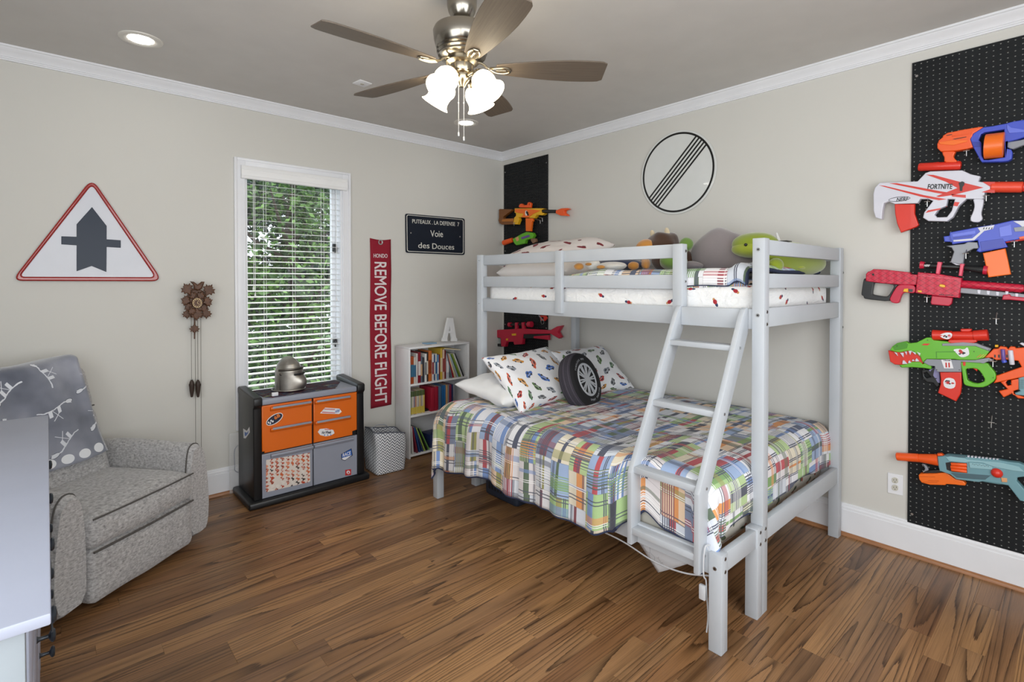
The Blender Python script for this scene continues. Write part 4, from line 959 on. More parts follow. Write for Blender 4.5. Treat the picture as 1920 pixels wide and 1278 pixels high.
for dx in (815, 842, 868): stick(s_, [(dx - 6, 572 - (dx - 815) * .05), (dx, 564), (dx + 6, 572), (dx, 577)], m_stbl, .3991)
s_ = stick(gr_, [(957, 735), (1045, 685), (1056, 745), (1010, 775), (990, 792), (960, 782)], m_stb, .4005); stick(s_, [(961, 738), (1041, 692), (1050, 742), (1005, 770), (985, 772), (963, 765)], m_stbl, .4011); stick(s_, [(964, 768), (1048, 742), (1010, 772), (990, 786), (966, 780)], m_stw, .4013)
part('lettering', txt('b', .4020, 'RACE', (968 / 4.563 + 430, 745 / 4.563 + 690), (1040 / 4.563 + 430, 722 / 4.563 + 690), 6.5, m_stw, bold=.02, shear=.2), s_)
s_ = stick(gr_, [(992, 870), (1042, 862), (1042, 912), (992, 918)], m_str, .4005); stick(s_, el(1018, 890, 15, 15, 0), m_stw, .4011); stick(s_, [(1018, 878), (1028, 902), (1020, 897), (1010, 903)], m_str, .4016)
def collage():
    x, y, zz = sep(coord()); u, v = x / .034 + noise(coord(), 20, 1) * .8, zz / .026 + (x / .034).floor() * .37; r = lambda k: wn(vec(u.floor(), v.floor(), k))
    c = palette(r(1.), ['d9cfc6', 'c8643c', 'd9cfc6', 'b5472c', '3a3230', 'd98a6a', 'e0d8d0', '5c4a42']); a = ((u.fr() - .5).abs() + (v.fr() - .5).abs() * (r(3.) + .5)).lt(.42)
    d = vor(vec(x * 1.0, zz * 1.0), 95, feature='DISTANCE_TO_EDGE').lt(.006); return mix(a, hexc('d9cfc6'), mix(r(4.).gt(.5), c, palette(noise(coord(), 160, 1), ['2e2826', '2e2826', 'c2583a', 'd9cfc6', 'b5472c'])))
stick(gl_, [(315, 785), (690, 722), (693, 962), (688, 972), (322, 1060), (312, 1050)], mat('collage_print', rough=.4, fn=collage), .4005, label='white, orange and black collage sticker')
zs = lambda *p: [(430 + x / 4.563, 690 + y / 4.563) for x, y in p]
q = [at(x, y, 'x', -2.4525) for x, y in zs((118, 515), (150, 535), (172, 500), (176, 548), (140, 600), (122, 598))]
b = MB(); f = b.bm.faces.new([b.bm.verts.new(p) for p in q]); b.mi(m_stw); b._fin([v for v in f.verts], m_stw); part('sticker', b, ch)
q = [at(x, y, 'x', -2.453) for x, y in zs((130, 545), (152, 552), (165, 530), (160, 556), (142, 580), (132, 578))]
b = MB(); f = b.bm.faces.new([b.bm.verts.new(p) for p in q]); b._fin([v for v in f.verts], m_stbl); part('sticker', b, ch)
# printed mat on top
def matp(): return ramp(noise(vec(*[a * b for a, b in zip(sep(coord()), (1.0, 2.5, 1.0))]), 9, 3, .6, 1.2), [(0, hexc('14131c')), (.38, hexc('1c1c2a')), (.45, hexc('5a1a26')), (.52, hexc('23283c')), (.6, hexc('3c4a66')), (.66, hexc('a7a26a')), (.72, hexc('2a2030')), (1, hexc('96808a'))])
b = MB(); b.prism([(-2.385, -.10), (-2.37, -.34), (-2.33, -.385), (-1.90, -.375), (-1.77, -.16), (-1.775, -.07), (-2.36, -.075)], .002, mat('poster_print', rough=.6, fn=matp, spec=.2), M=Matrix.Translation((0, 0, .6955)))
single('play_mat', b, 'dark printed glossy mat lying on top of the toy tool chest', 'mat')
b = MB(); b.box((-2.325, -.362, .698), (-2.285, -.345, .722), m_stw, .003); single('small_box', b, 'tiny white box standing on the printed mat left of the helmet', 'box')
# helmet
def steel_fn(): return mix(noise(coord(), 14, 4), hexc('66605a'), hexc('ccc8c0'))
m_hel = mat('aged_steel', rough=.38, metal=.9, fn=steel_fn); m_hel_d = mat('helmet_band', '6b6660', .4, .9)
he = thing('helmet', 'aged steel knight helmet with eye slits on the tool chest', 'helmet', (-2.165, -.20, .699), local=True); he.rotation_euler = (0, 0, R(-52)); he.scale = (.94, .94, .94)
# local +x is the front
b = MB()
def hel(u, v):
    a = u * 2 * math.pi; zz = v; prof = [(0, .098, .100), (.10, .092, .098), (.35, .086, .098), (.6, .083, .098), (.8, .066, .082), (.92, .043, .055), (.98, .02, .026), (1, .0005, .0005)]
    for (z0, a0, b0), (z1, a1, b1) in zip(prof, prof[1:]):
        if zz <= z1: t_ = (zz - z0) / (z1 - z0); rx, ry = b0 + (b1 - b0) * t_, a0 + (a1 - a0) * t_; break
    x, y = rx * math.cos(a), ry * math.sin(a); ridge = .006 * math.exp(-(y / .012) ** 2) * (1 if v > .3 else .3)
    return (x * (1 + ridge * 3), y, v * .245 + (ridge if v > .8 else 0))
b.grid(hel, 48, 30, m_hel, closed_u=True); part('skull', b, he, smooth=60)
b = MB()
def vis(u, v):
    a = (u - .5) * R(190); rr_ = .104 + .040 * math.exp(-(a / .5) ** 2) * math.sin(min(1, v * 1.3) * math.pi) ** .7; zz = -.0 + v * .155
    return (rr_ * math.cos(a) * 1.0, rr_ * math.sin(a) * .93, zz)
b.grid(vis, 36, 16, m_hel); o = part('visor', b, he, smooth=60); add_solid(o, .003)
b = MB()
def band(u, v):
    a = (u - .5) * R(200); return (.1065 * math.cos(a), .099 * math.sin(a), .150 + v * .016 + .006 * math.cos(a))
b.grid(band, 30, 2, m_hel_d); o = part('brow_band', b, he); add_solid(o, .005)
for sgn in (-1, 1):
    b = MB(); b.grid(lambda u, v: (lambda a: ((.1145 + .004) * math.cos(a), (.1145 + .004) * math.sin(a) * .93, .118 + v * .012))(sgn * (R(6) + u * R(32))), 10, 1, m_black); o = part('eye_slit', b, he); add_solid(o, .006)
b = MB(); b.tube([(.118 * math.cos(a), .108 * math.sin(a), .008 - .012 * math.cos(a) * 0) for a in [2 * math.pi * k / 40 for k in range(40)]], .0055, m_hel, 8, closed=True); part('rim', b, he)
for sgn in (-1, 1): b = MB(); b.ball((0, sgn * .097, .13), .010, m_hel_d, sc=(1, .5, 1), n=12); part('rivet', b, he)
# clear panel behind the chest
m_clear = mat('clear_plastic', 'ffffff', .1)
nt = m_clear.node_tree; g1 = nt.nodes.new('ShaderNodeBsdfTransparent'); mx = nt.nodes.new('ShaderNodeMixShader'); mx.inputs[0].default_value = .22
nt.links.new(g1.outputs[0], mx.inputs[1]); nt.links.new(nt.nodes['Principled BSDF'].outputs[0], mx.inputs[2]); nt.links.new(mx.outputs[0], nt.nodes['Material Output'].inputs[0])
b = MB(); b.box((-2.507, -.038, .0), (-2.12, -.034, .414), m_clear); t = thing('clear_panel', 'clear plastic panel standing against the wall behind the tool chest', 'panel', (-2.31, -.036, 0)); part('sheet', b, t)
b = MB(); b.tube(sm_path([(-2.40, -.040, .33), (-2.47, -.040, .31), (-2.475, -.040, .2), (-2.47, -.040, .15), (-2.42, -.040, .12)]), .002, m_pgy, 6); part('cable', b, t)

# ================================================================== woven basket
def weave():
    t, s, _ = uvm(); u = t / .034; v = s / .021; tri = ((u.fr() - .5).abs() * 2.0); k = (v + tri * 1.0).fr(); return mix(k.lt(.42), hexc('dcdde0'), hexc('585c66'))
m_weave = mat('woven_strap', rough=.6, fn=weave, bump=lambda: ((lambda u, v: ((v + ((u.fr() - .5).abs() * 2.0)).fr() * 3.14).sin())(uvm()[0] / .034, uvm()[1] / .021), .5, .003))
bk = thing('woven_basket', 'grey and white zigzag woven basket on the floor between the tool chest and bookcase', 'basket', (-1.48, -.31, 0))
Cb = [(-1.598, -.415), (-1.362, -.430), (-1.345, -.205), (-1.592, -.190)]
def bas(u, v, ins=0):
    n = 4; k = u * n; i = int(k) % n; f = k - int(k); a, c_ = Vector(Cb[i]), Vector(Cb[(i + 1) % n]); p = a.lerp(c_, f); ctr = Vector((-1.475, -.31)); d = p - ctr
    corner = min(f, 1 - f); rad = 1 - .07 * max(0, 1 - corner / .12); bul = 1 + .10 * math.sin(v * math.pi) * (.5 + .5 * math.sin(f * math.pi)) + .04 * v
    p = ctr + d * rad * bul * (1 - ins); zt = .30 + .03 * math.sin(u * 6.28 + 2.2); dent = .012 * math.sin(u * 19 + v * 5) * v
    return (p.x + dent, p.y + dent * .5, .003 + v * zt * (1 - ins * .3))
b = MB(); b.grid(bas, 80, 24, m_weave, closed_u=True, uv=lambda u, v: (u * .95, v * .30)); o = part('body', b, bk, smooth=70); add_solid(o, .003)
b = MB(); vs_ = [b.bm.verts.new(bas(k / 40, 0)) for k in range(40)]; b.bm.faces.new(vs_); b._fin(vs_, m_weave); part('bottom', b, bk)
b = MB(); b.tube([bas(k / 60, 1) for k in range(60)], .005, m_weave, 6, closed=True); part('rim', b, bk)
for u0, u1 in ((.88, .96), (.55, .66)):
    p0, p1 = Vector(bas(u0, 1)), Vector(bas(u1, 1)); m_ = (p0 + p1) / 2 + Vector((0, 0, .022)); b = MB(); b.tube(sm_path([p0, m_ + (p0 - m_) * .5 + Vector((0, 0, .008)), m_ + (p1 - m_) * .5 + Vector((0, 0, .008)), p1], 6), .004, mat('basket_handle', '9a9ca2', .6), 8); part('handle', b, bk)

# ================================================================== bookcase
m_bc = mat('bookcase_white', 'e4e4e5', .45)
bc = thing('bookcase', 'small white three-shelf bookcase between the basket and the bunk bed', 'bookcase', (-.92, -.13, 0))
BX0, BX1, BY = -1.228, -.608, -.252
def bpart(nm, a, c_): b = MB(); b.box(a, c_, m_bc, .002); part(nm, b, bc)
bpart('side_panel', (BX0, BY, 0), (BX0 + .016, -.034, .9018)); bpart('side_panel', (BX1 - .016, BY, 0), (BX1, -.034, .9018)); bpart('top_board', (BX0, BY, .902), (BX1, -.034, .918))
for z0 in (.597, .338, .014): bpart('shelf', (BX0 + .016, BY + .002, z0), (BX1 - .016, -.040, z0 + .015))
bpart('back_panel', (BX0 + .01, -.040, .01), (BX1 - .01, -.034, .91))
m_pg = mat('pages', 'ddd6c8', .8)
ORD = ['first', 'second', 'third', 'fourth', 'fifth', 'sixth', 'seventh', 'eighth', 'ninth', 'tenth', 'eleventh', 'twelfth', 'thirteenth', 'fourteenth', 'fifteenth', 'sixteenth', 'seventeenth', 'eighteenth', 'nineteenth', 'twentieth', 'twenty-first']
def book(x0, th, h_, dp, z0, col, word, label, group, lean=0, yf=-.235, band=None):
    """stands on z0; lean = degrees its top tips to the left (-x)"""
    mc = mat('cover_' + col, col, .45); t = thing('book', label, 'book', (x0 + th / 2, yf + dp / 2, z0), group, local=True)
    b = MB(); b.box((-th / 2, -dp / 2, 0), (-th / 2 + .0015, dp / 2, h_), mc); b.box((th / 2 - .0015, -dp / 2, 0), (th / 2, dp / 2, h_), mc); b.box((-th / 2, -dp / 2 - .0005, 0), (th / 2, -dp / 2 + .0015, h_), mc, .0005)
    part('cover', b, t); b = MB(); b.box((-th / 2 + .0015, -dp / 2 + .0015, .002), (th / 2 - .0015, dp / 2 - .004, h_ - .003), m_pg); part('pages', b, t)
    if band: b = MB(); b.box((-th / 2 + .0005, -dp / 2 - .001, h_ * .25), (th / 2 - .0005, -dp / 2 - .0004, h_ * .7), mat('cover_' + band, band, .45)); part('spine_print', b, t)
    if lean: t.rotation_euler = (0, R(-lean), 0); t.location.z = z0 + (th / 2) * math.sin(R(lean)) + .0005; 
    return t
k_ = lambda zx: at(730 + zx / 7.52, 680, 'y', -.236).x
top = [(300, 345, '#a0481e', 'orange-brown', .84, '3a6a86'), (346, 383, '#c9c4bc', 'pale grey patterned', .83, '3c6a8a'), (386, 404, '#dedad6', 'white', .86, None), (406, 444, '#7d1524', 'maroon', .87, 'd8d0cc'), (446, 474, '#5c6a78', 'grey', .83, 'c9a27a'), (476, 498, '#3c3a40', 'black', .82, None), (500, 528, '#e0dedb', 'white', .85, '7c7c80'), (531, 556, '#2c2a2a', 'black and white', .86, 'd8d2c4'), (558, 602, '#c4682a', 'orange', .87, '8a3c1c'), (604, 628, '#d8d6d6', 'white', .84, '8c2c34'), (630, 652, '#27477c', 'navy', .83, 'c8c4c0'), (654, 674, '#d2cfc8', 'white', .84, '2c5c8c'), (677, 698, '#5b8ab2', 'blue', .83, 'dcdcdc'), (700, 722, '#7c2630', 'dark red', .83, None), (723, 752, '#caa93c', 'yellow', .88, 'd8c8a8'), (754, 778, '#d9b9a6', 'pale pink', .87, '8c3c3c'), (780, 806, '#6e2226', 'dark red', .86, 'a05048'), (808, 846, '#b9bcc2', 'silver grey', .83, 'dcdcdc')]
for i, (a, c_, col, w_, zt, bd) in enumerate(top):
    x0, x1 = k_(a), k_(c_); book(x0, max(.006, x1 - x0 - .001), zt - .612, .17 + .012 * ((i * 7) % 4), .6125, col[1:], w_, f'{w_} book on the top shelf of the bookcase, {ORD[i]} from the left', 'upright books on the top shelf', band=bd, yf=-.236 + .004 * ((i * 5) % 3))
lean = [(-.790, .008, .235, '6e747c', 'grey-blue', 14), (-.772, .007, .225, 'a8242c', 'red', 17), (-.757, .010, .222, 'd9c9a4', 'cream', 20), (-.741, .009, .226, 'a6a49c', 'grey', 22), (-.726, .007, .228, 'a9c0d2', 'pale blue', 23), (-.712, .009, .225, '5c7a34', 'dark green', 23), (-.698, .008, .228, '8c9c34', 'olive green', 23.5), (-.684, .008, .232, 'd8d8d4', 'white', 24), (-.670, .009, .235, '2c2e34', 'black', 24.5)]
for i, (x0, th, h_, col, w_, ln) in enumerate(lean): book(x0 - .0, th, h_, .185, .6125, col, w_, f'slanting {w_} book at the right of the top shelf, {ORD[i]} of the leaning ones', 'leaning books on the top shelf', lean=ln, yf=-.245 if i > 6 else -.236)
t = thing('book', 'thin yellow book lying on top of the slanting books on the top shelf', 'book', (-.785, -.14, .861), local=True); t.rotation_euler = (0, R(9), 0)
b = MB(); b.box((-.09, -.10, 0), (.09, .09, .009), mat('cover_c8a82c', 'c8a82c', .45), .001); part('cover', b, t); b = MB(); b.box((-.088, -.101, .0015), (.088, .088, .0075), m_pg); part('pages', b, t)
cols = ['c9bfa4', 'a8b09a', 'd9cfc0', '8c8494', 'c08a70', 'd0c8b8', 'b8b0a8', 'd9c080', 'a89a90', 'c8c0b0', 'd8b85c']
for i in range(11):
    x0 = -1.207 + i * .0133
    t = book(x0, .0128, .195, .13, .3535, cols[i], 'series', f'slim series paperback with green top and yellow foot, {ORD[i]} on the middle shelf', 'slim paperbacks on the middle shelf', yf=-.225)
    for z0, z1, c_ in ((.150, .1945, '45592c'), (.005, .06, 'd0b848')):
        b = MB(); b.box((-.0058, -.0658, z0), (.0058, -.0645, z1), mat('band_' + c_, c_, .5)); part('spine_band', b, t)
b = MB(); b.box((-1.052, -.20, .3535), (-.985, -.07, .372), m_pbk, .004); t = thing('gadget', 'black gadget with a looped cable on the middle shelf beside the red binder', 'gadget', (-1.02, -.135, .3535)); part('body', b, t)
b = MB(); b.tube(sm_path([(-1.04, -.10, .372), (-1.05, -.11, .43), (-1.03, -.13, .47), (-1.0, -.12, .46), (-.985, -.11, .42), (-1.01, -.13, .39), (-1.035, -.12, .44), (-.99, -.14, .475), (-.975, -.15, .44)]), .003, mat('purple_cable', '4a3440', .5), 6); part('cable', b, t)
sec = [(-.965, .028, .205, 'a01c34', 'crimson'), (-.936, .012, .200, '8c1c3c', 'dark pink'), (-.922, .030, .200, '4c6a86', 'steel blue'), (-.888, .018, .203, '1c5c96', 'blue'), (-.868, .020, .203, '2468a0', 'bright blue'), (-.846, .020, .203, 'c0986a', 'tan'), (-.824, .012, .200, '8a8c90', 'grey'), (-.810, .024, .200, '7c2244', 'burgundy'), (-.784, .016, .200, '24305c', 'navy')]
for i, (x0, th, h_, col, w_) in enumerate(sec): book(x0, th, h_, .17 - (.0 if i else -.01), .3535, col, w_, f'{w_} binder on the middle shelf, {ORD[i]} of the right-hand group', 'binders on the middle shelf', yf=-.235 if i == 0 else -.225)
b = MB(); b.box((-1.005, -.2350, .3535), (-.966, -.05, .556), mat('cover_a01c34', 'a01c34', .45), .002, M=Matrix.Translation((-.966, -.05, 0)) @ Matrix.Rotation(R(0), 4, 'Z') @ Matrix.Translation((.966, .05, 0)))
single('folder', b, 'wide crimson folder on the middle shelf left of the binders', 'folder')
low = [(-1.196, .010, .235, 'd6d4cf', 'white speckled', 4), (-1.180, .012, .232, '7c2438', 'dark red', 12), (-1.162, .012, .228, '26487c', 'blue', 15), (-1.146, .009, .222, '2c3c6c', 'navy', 19), (-1.132, .009, .224, 'a0b85c', 'light green', 22), (-1.117, .010, .224, '1c1c1e', 'black', 24), (-1.101, .009, .220, '6c9c4c', 'green', 26)]
for i, (x0, th, h_, col, w_, ln) in enumerate(low): book(x0 + .105 * math.sin(R(ln)) * 1.6, th, h_, .18, .0295, col, w_, f'{w_} book leaning on the bottom shelf, {ORD[i]} from the left', 'books on the bottom shelf', lean=ln, yf=-.236)
b = MB(); b.box((-.99, -.20, .0295), (-.72, -.05, .14), mat('navy_card', '232f5c', .5), .003); single('box', b, 'dark blue box at the back of the bottom shelf', 'box')
# letter and flat books on the bookcase
z = Z(730, 590, 7.52)
A_o = [(825, 70), (897, 70), (940, 350), (957, 360), (957, 400), (878, 400), (880, 355), (868, 285), (832, 285), (815, 355), (820, 400), (748, 400), (752, 358), (765, 350)]
pA = lambda pts: [(lambda q: (q.x, q.z))(at(*p, 'y', -.15)) for p in z(*pts)]
o_ = pA(A_o); dz = .9185 - min(y for x, y in o_)
me = plate_mesh([[(x, y + dz) for x, y in o_], [(x, y + dz) for x, y in pA([(853, 180), (868, 255), (835, 255)])]], frame((0, -.13, 0), (1, 0, 0), (0, 0, 1)), .025, m_bc, .002)
single('letter_decoration', me, 'white capital letter A standing on top of the bookcase', 'letter')
b = MB(); b.box((-1.00, -.17, .9185), (-.90, -.09, .928), mat('cover_7fa3bf', '7fa3bf', .4), .001); single('booklet', b, 'small light blue booklet lying on top of the bookcase', 'booklet')
b = MB(); b.box((-1.045, -.22, .9185), (-.985, -.195, .921), mat('cover_b9a8a4', 'b9a8a4', .4), .0005); single('pen', b, 'slim pale pen lying on the front edge of the bookcase top', 'pen')

# ================================================================== recliner
def rec_fn():
    n1 = noise(coord(), 90, 3, .7); x, y, z_ = sep(coord()); n2 = noise(vec(x * 60.0, y * 60.0, z_ * 160.0), 1.0, 2)
    return ramp(n1 * .5 + n2 * .5, [(.25, hexc('62626200'[:6])), (.47, hexc('a8a6a6')), (.62, hexc('c4c3c3')), (.8, hexc('d8d7d8'))])
m_rec = mat('grey_tweed', rough=.95, fn=rec_fn, bump=lambda: (noise(coord(), 140, 3), .5, .002), sheen=.3); m_pipe = mat('tweed_piping', '55524f', .9)
rc = thing('recliner', 'grey tweed recliner armchair in the corner behind the dresser', 'armchair', (-3.085, -.875, 0), rotz=math.atan2(.62, .785))
def arm(s_):
    pr = [(.288, .050), (.40, .035), (.425, .08), (.434, .20), (.424, .34), (.408, .47), (.396, .52), (.372, .548), (.345, .552), (.318, .538), (.304, .50), (.292, .40), (.286, .25)]
    pr = chaikin([(x * s_, z_) for x, z_ in pr], 1)
    def f(u, v):
        k = u * len(pr); i = int(k) % len(pr); ff = k - int(k); a, c_ = Vector(pr[i]), Vector(pr[(i + 1) % len(pr)]); p = a.lerp(c_, ff); ctr = Vector((.358 * s_, .30)); y = .0 + v * .66
        e = min(1, v / .05, (1 - v) / .05); e = math.sin(e * math.pi / 2); sh = .93 + .07 * e; q = ctr + (p - ctr) * sh
        lift = .012 * math.sin(v * math.pi) if q.y > .48 else 0
        return (q.x, y + (1 - e) * 0 , q.y + lift + .006 * mnoise.noise(Vector((q.x * 9, y * 9, q.y * 9))))
    b = MB(); b.grid(f, 52, 34, m_rec, closed_u=True)
    for v in (0, 1):
        vs_ = [b.bm.verts.new(f(k / 52, v)) for k in range(52)]; b.bm.faces.new(vs_ if v else vs_[::-1]); b._fin(vs_, m_rec)
    a_ = part('arm', b, rc, smooth=50)
    b = MB(); b.tube([(Vector(f(k / 60, .045))) + Vector((0, 0, 0)) for k in range(60)], .004, m_pipe, 6, closed=True); part('piping', b, a_)
arm(1); arm(-1)
def cush(nm, x0, y0, z0, x1, y1, z1, bul=.02, r_=.045, seed=0, M=None, parent=rc, nx=20, ny=20, nz=8):
    from mathutils import noise as mn
    b = soft_box(x0, y0, z0, x1, y1, z1, m_rec, r_, .006, seed, nx, ny, nz)
    c_ = Vector(((x0 + x1) / 2, (y0 + y1) / 2, (z0 + z1) / 2)); h_ = Vector(((x1 - x0) / 2, (y1 - y0) / 2, (z1 - z0) / 2))
    for v in b.bm.verts:
        d = v.co - c_; fx, fy, fz = d.x / h_.x, d.y / h_.y, d.z / h_.z
        v.co.z += bul * fz * max(0, 1 - fx * fx) * max(0, 1 - fy * fy); v.co.y += bul * .8 * fy * max(0, 1 - fx * fx) * max(0, 1 - fz * fz)
    if M is not None: bmesh.ops.transform(b.bm, matrix=M, verts=b.bm.verts)
    return part(nm, b, parent, smooth=60)
sc_ = cush('seat_cushion', -.292, -.030, .275, .292, .54, .425, .022, .04, 1)
b = MB(); b.tube([(-.286, -.032, .418), (-.13, -.045, .421), (0, -.048, .422), (.13, -.045, .421), (.278, -.032, .418)], .004, m_pipe, 6); part('piping', b, sc_)
fp = cush('footrest_panel', -.288, -.025, .035, .288, .10, .275, .012, .03, 2)
b = MB(); b.tube([(-.284, -.032, .272), (0, -.040, .272), (.276, -.032, .272)], .005, m_pipe, 6); part('piping', b, fp)
Mb = Matrix.Translation((0, .50, .36)) @ Matrix.Rotation(R(-17), 4, 'X') @ Matrix.Translation((0, -.50, -.40))
bk_ = cush('backrest', -.285, .46, .38, .285, .62, .83, .03, .05, 3, Mb); hd = cush('headrest', -.275, .445, .80, .275, .62, 1.05, .035, .05, 4, Mb)
b = MB(); p_ = [Mb @ Vector(p) for p in ((-.255, .450, .815), (0, .436, .812), (.255, .450, .815))]; b.tube(p_, .004, m_pipe, 6); part('piping', b, hd)
b = MB(); b.box((-.27, .05, .03), (.27, .62, .27), m_pbk, .01); part('base_frame', b, rc)
for x in (-.20, .20): b = MB(); b.box((x - .02, .12, 0), (x + .02, .60, .035), m_pbk, .005); part('runner', b, rc)
# blanket over the back
def blk():
    t, s, _ = uvm(); v3 = vec(t, s); c = ramp(noise(v3, 3.2, 3), [(.3, hexc('555966')), (.5, hexc('7d818e')), (.7, hexc('a2a4b0'))])
    x, y, r = rot_cell(.20, .2, 3.0); w_ = noise(vec(x * 4.0, y * 4.0, r(7.)), 1.4, 2) - .5
    spine = (y - (x * 6.0).sin() * .07 + w_ * .10).abs().lt(.014 + 0) * x.abs().lt(.42); ribs = ((x * 30.0).sin().gt(.35)) * (y + .07 - (x * 6.0).sin() * .07).abs().lt(.085) * (x + .02).abs().lt(.18)
    skull = ell(x, y, .36, .08, .10, .045); legs = ((y + .2 + x * 1.4).abs().lt(.012)).mx((y + .16 - x * 1.2).abs().lt(.012)) * (x.abs().lt(.2)) * (y + .18).abs().lt(.13)
    ln = spine.mx(ribs).mx(skull).mx(legs); edge_ = ell(x, y, .36, .08, .12, .06); c = mix(edge_ * .7, c, hexc('3c4050')); c = mix(ln, c, hexc('d8dbe2'))
    claws = ell((t / .075).fr() - .5, s - .035, 0, 0, .36, .024) * s.lt(.075) * t.gt(.22); return mix(claws, c, hexc('e6e8ec'))
m_blk = mat('dinosaur_fleece', rough=.95, fn=blk, sheen=.6, bump=lambda: (noise(coord(), 60, 3), .3, .003))
bkt = thing('blanket', 'grey-blue fleece blanket with dinosaur skeletons draped over the recliner', 'blanket', (-3.085, -.875, 0), rotz=math.atan2(.62, .785))
def bl_(u, v):
    # u: left->right along the chair width, v: bottom front -> over the top -> behind
    x = -.50 + u * .68; L_ = v * .78; zf = .66 + .24 * (u * .55) ** 1
    s_ = .70 + L_ - .10 * u * 0; lo = .555 + (1 - u) * .02
    h_ = lo + L_; top_ = 1.075
    slant = -.07 * (1 - min(1, L_ / .3)) * 0
    if h_ <= top_: y, z_ = .412 - .01 * math.sin(h_ * 9), h_
    else:
        e = h_ - top_; a = min(e / .10, math.pi / 2 + .6); y = .412 + .10 * (1 - math.cos(a)) * 1.0 + (max(0, e - .217)) * .2; z_ = top_ + .10 * math.sin(a) * .45 - max(0, e - .217)
    p = Mb @ Vector((x + .03 * (1 - v) * (u - .3), y, z_)); n_ = .012 * math.sin(u * 13 + v * 4) + .010 * mnoise.noise(Vector((u * 4, v * 4, 1)))
    return (p.x + .10 * max(0, .25 - v) * u, p.y - .014 + n_, p.z - .02 * math.sin(u * 3.14) + .03 * (1 - u) * (v > .5) * 0)
b = MB(); b.grid(bl_, 50, 50, m_blk, uv=lambda u, v: (u * .68, v * .78)); o = part('fleece', b.mesh('f', 80, fix=False), bkt); add_solid(o, .008, 1)

# ================================================================== dresser
m_dr = mat('dresser_pale_blue_white', 'a4aabc', .4, bump=lambda: (noise(vec(*[a * b for a, b in zip(sep(coord()), (60.0, 3.0, 60.0))]), 3, 2), .08, .001))
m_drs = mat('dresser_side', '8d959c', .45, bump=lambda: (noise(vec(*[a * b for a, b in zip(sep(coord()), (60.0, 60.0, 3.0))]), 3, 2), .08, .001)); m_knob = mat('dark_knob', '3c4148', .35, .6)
DX, DY0, DY1, DZ = -3.432, -2.914, -1.318, .95
dr = thing('dresser', 'pale blue-white wooden dresser with dark round knobs in the left foreground', 'dresser', (-3.83, -2.1, 0))
def dp(nm, a, c_, m=m_drs, bev=.002, par=None): b = MB(); b.box(a, c_, m, bev); return part(nm, b, par or dr)
dp('top_board', (-4.24, DY0, DZ - .019), (DX, DY1, DZ), m_dr, .003)
BF, BX = DY0 + .022, DX - .030
for y0, y1 in ((BF, BF + .02), (DY1 - .04, DY1 - .02)):
    dp('end_panel', (-4.21, y0 + .006, .05), (BX - .05, y1, DZ - .019)); 
    for x0, x1 in ((BX - .062, BX), (-4.22, -4.155)): dp('corner_post', (x0, y0 - (.004 if y0 == BF else 0), 0), (x1, y1 + .015, DZ - .019))
dp('end_rail', (-4.16, BF, .05), (BX - .06, BF + .02, .13))
dp('back_board', (-4.21, BF + .02, .05), (-4.20, DY1 - .04, DZ - .02)); dp('carcass', (-4.19, BF + .025, .06), (BX - .012, DY1 - .045, DZ - .03))
zs_ = [(.695, .905), (.455, .685), (.215, .445)]; ys_ = [(-2.83, -2.02), (-2.00, -1.36)]
for z0, z1 in zs_:
    for y0, y1 in ys_:
        d_ = dp('drawer', (BX - .012, y0, z0), (BX + .003, y1, z1), m_dr, .003)
        for yk in ((-2.61, -2.24) if y0 < -2.5 else (-1.87, -1.48)):
            b = MB(); zc_ = (z0 + z1) / 2; b.lathe([(.0, 0), (.009, .0), (.006, .004), (.0045, .016), (.005, .022), (.015, .027), (.0165, .031), (.013, .035), (0, .037)], m_knob, 20, frame((BX + .003, yk, zc_), (0, 1, 0), (0, 0, 1), (1, 0, 0))); part('knob', b, d_)
b = MB(); b.tube(sm_path([(BX + .026, -2.25, .79), (BX + .030, -2.27, .76), (BX + .028, -2.30, .70), (BX + .030, -2.36, .68), (BX + .032, -2.42, .67)]), .0022, mat('dark_strap', '3a3c40', .8), 6)
single('strap', b, 'dark thin strap hanging along the dresser drawers from a knob', 'strap')
# ================================================================== pegboards with real holes
m_peg = mat('pegboard_black', '1b1d1f', .6, spec=.25, fn=lambda: mix(noise(coord(), 3.5, 3), hexc('0f1113'), hexc('1e2124')))
def pegboard(y0, y1, z0, z1, label):
    t = thing('pegboard', label, 'pegboard', (-.012, (y0 + y1) / 2, z0)); b = MB(); bm = b.bm; b.mi(m_peg); p = .0254; ny, nz = int(round((y0 - y1) / p)), int(round((z1 - z0) / p)); py, pz = (y0 - y1) / ny, (z1 - z0) / nz; r_ = .0034
    cache = {}
    def gv(i, j):
        if (i, j) not in cache: cache[(i, j)] = bm.verts.new((-.0075, y0 - i * py, z0 + j * pz))
        return cache[(i, j)]
    for i in range(ny):
        for j in range(nz):
            cy_, cz_ = y0 - (i + .5) * py, z0 + (j + .5) * pz; q = [gv(i, j), gv(i + 1, j), gv(i + 1, j + 1), gv(i, j + 1)]
            h_ = [bm.verts.new((-.0075, cy_ - r_ * math.cos(R(a)), cz_ + r_ * math.sin(R(a)))) for a in (-112.5, -67.5, -22.5, 22.5, 67.5, 112.5, 157.5, 202.5)]
            for k in range(4):
                a, c_ = q[k], q[(k + 1) % 4]; u, v = h_[(2 * k) % 8], h_[(2 * k + 1) % 8]; w_ = h_[(2 * k + 2) % 8]
                bm.faces.new((a, c_, v, u)); bm.faces.new((c_, w_, v))
    me = b.mesh('sheet', smooth=0, fix=True)
    o = part('sheet', me, t); add_solid(o, .003, 0)
    for yy in (y0 - .02, y1 + .02):
        for f in (.02, .35, .65, .97):
            b = MB(); b.cyl((-.009, yy, z0 + (z1 - z0) * f), .006, .002, m_steel, 12, axis='x'); part('screw', b, t)
    return t
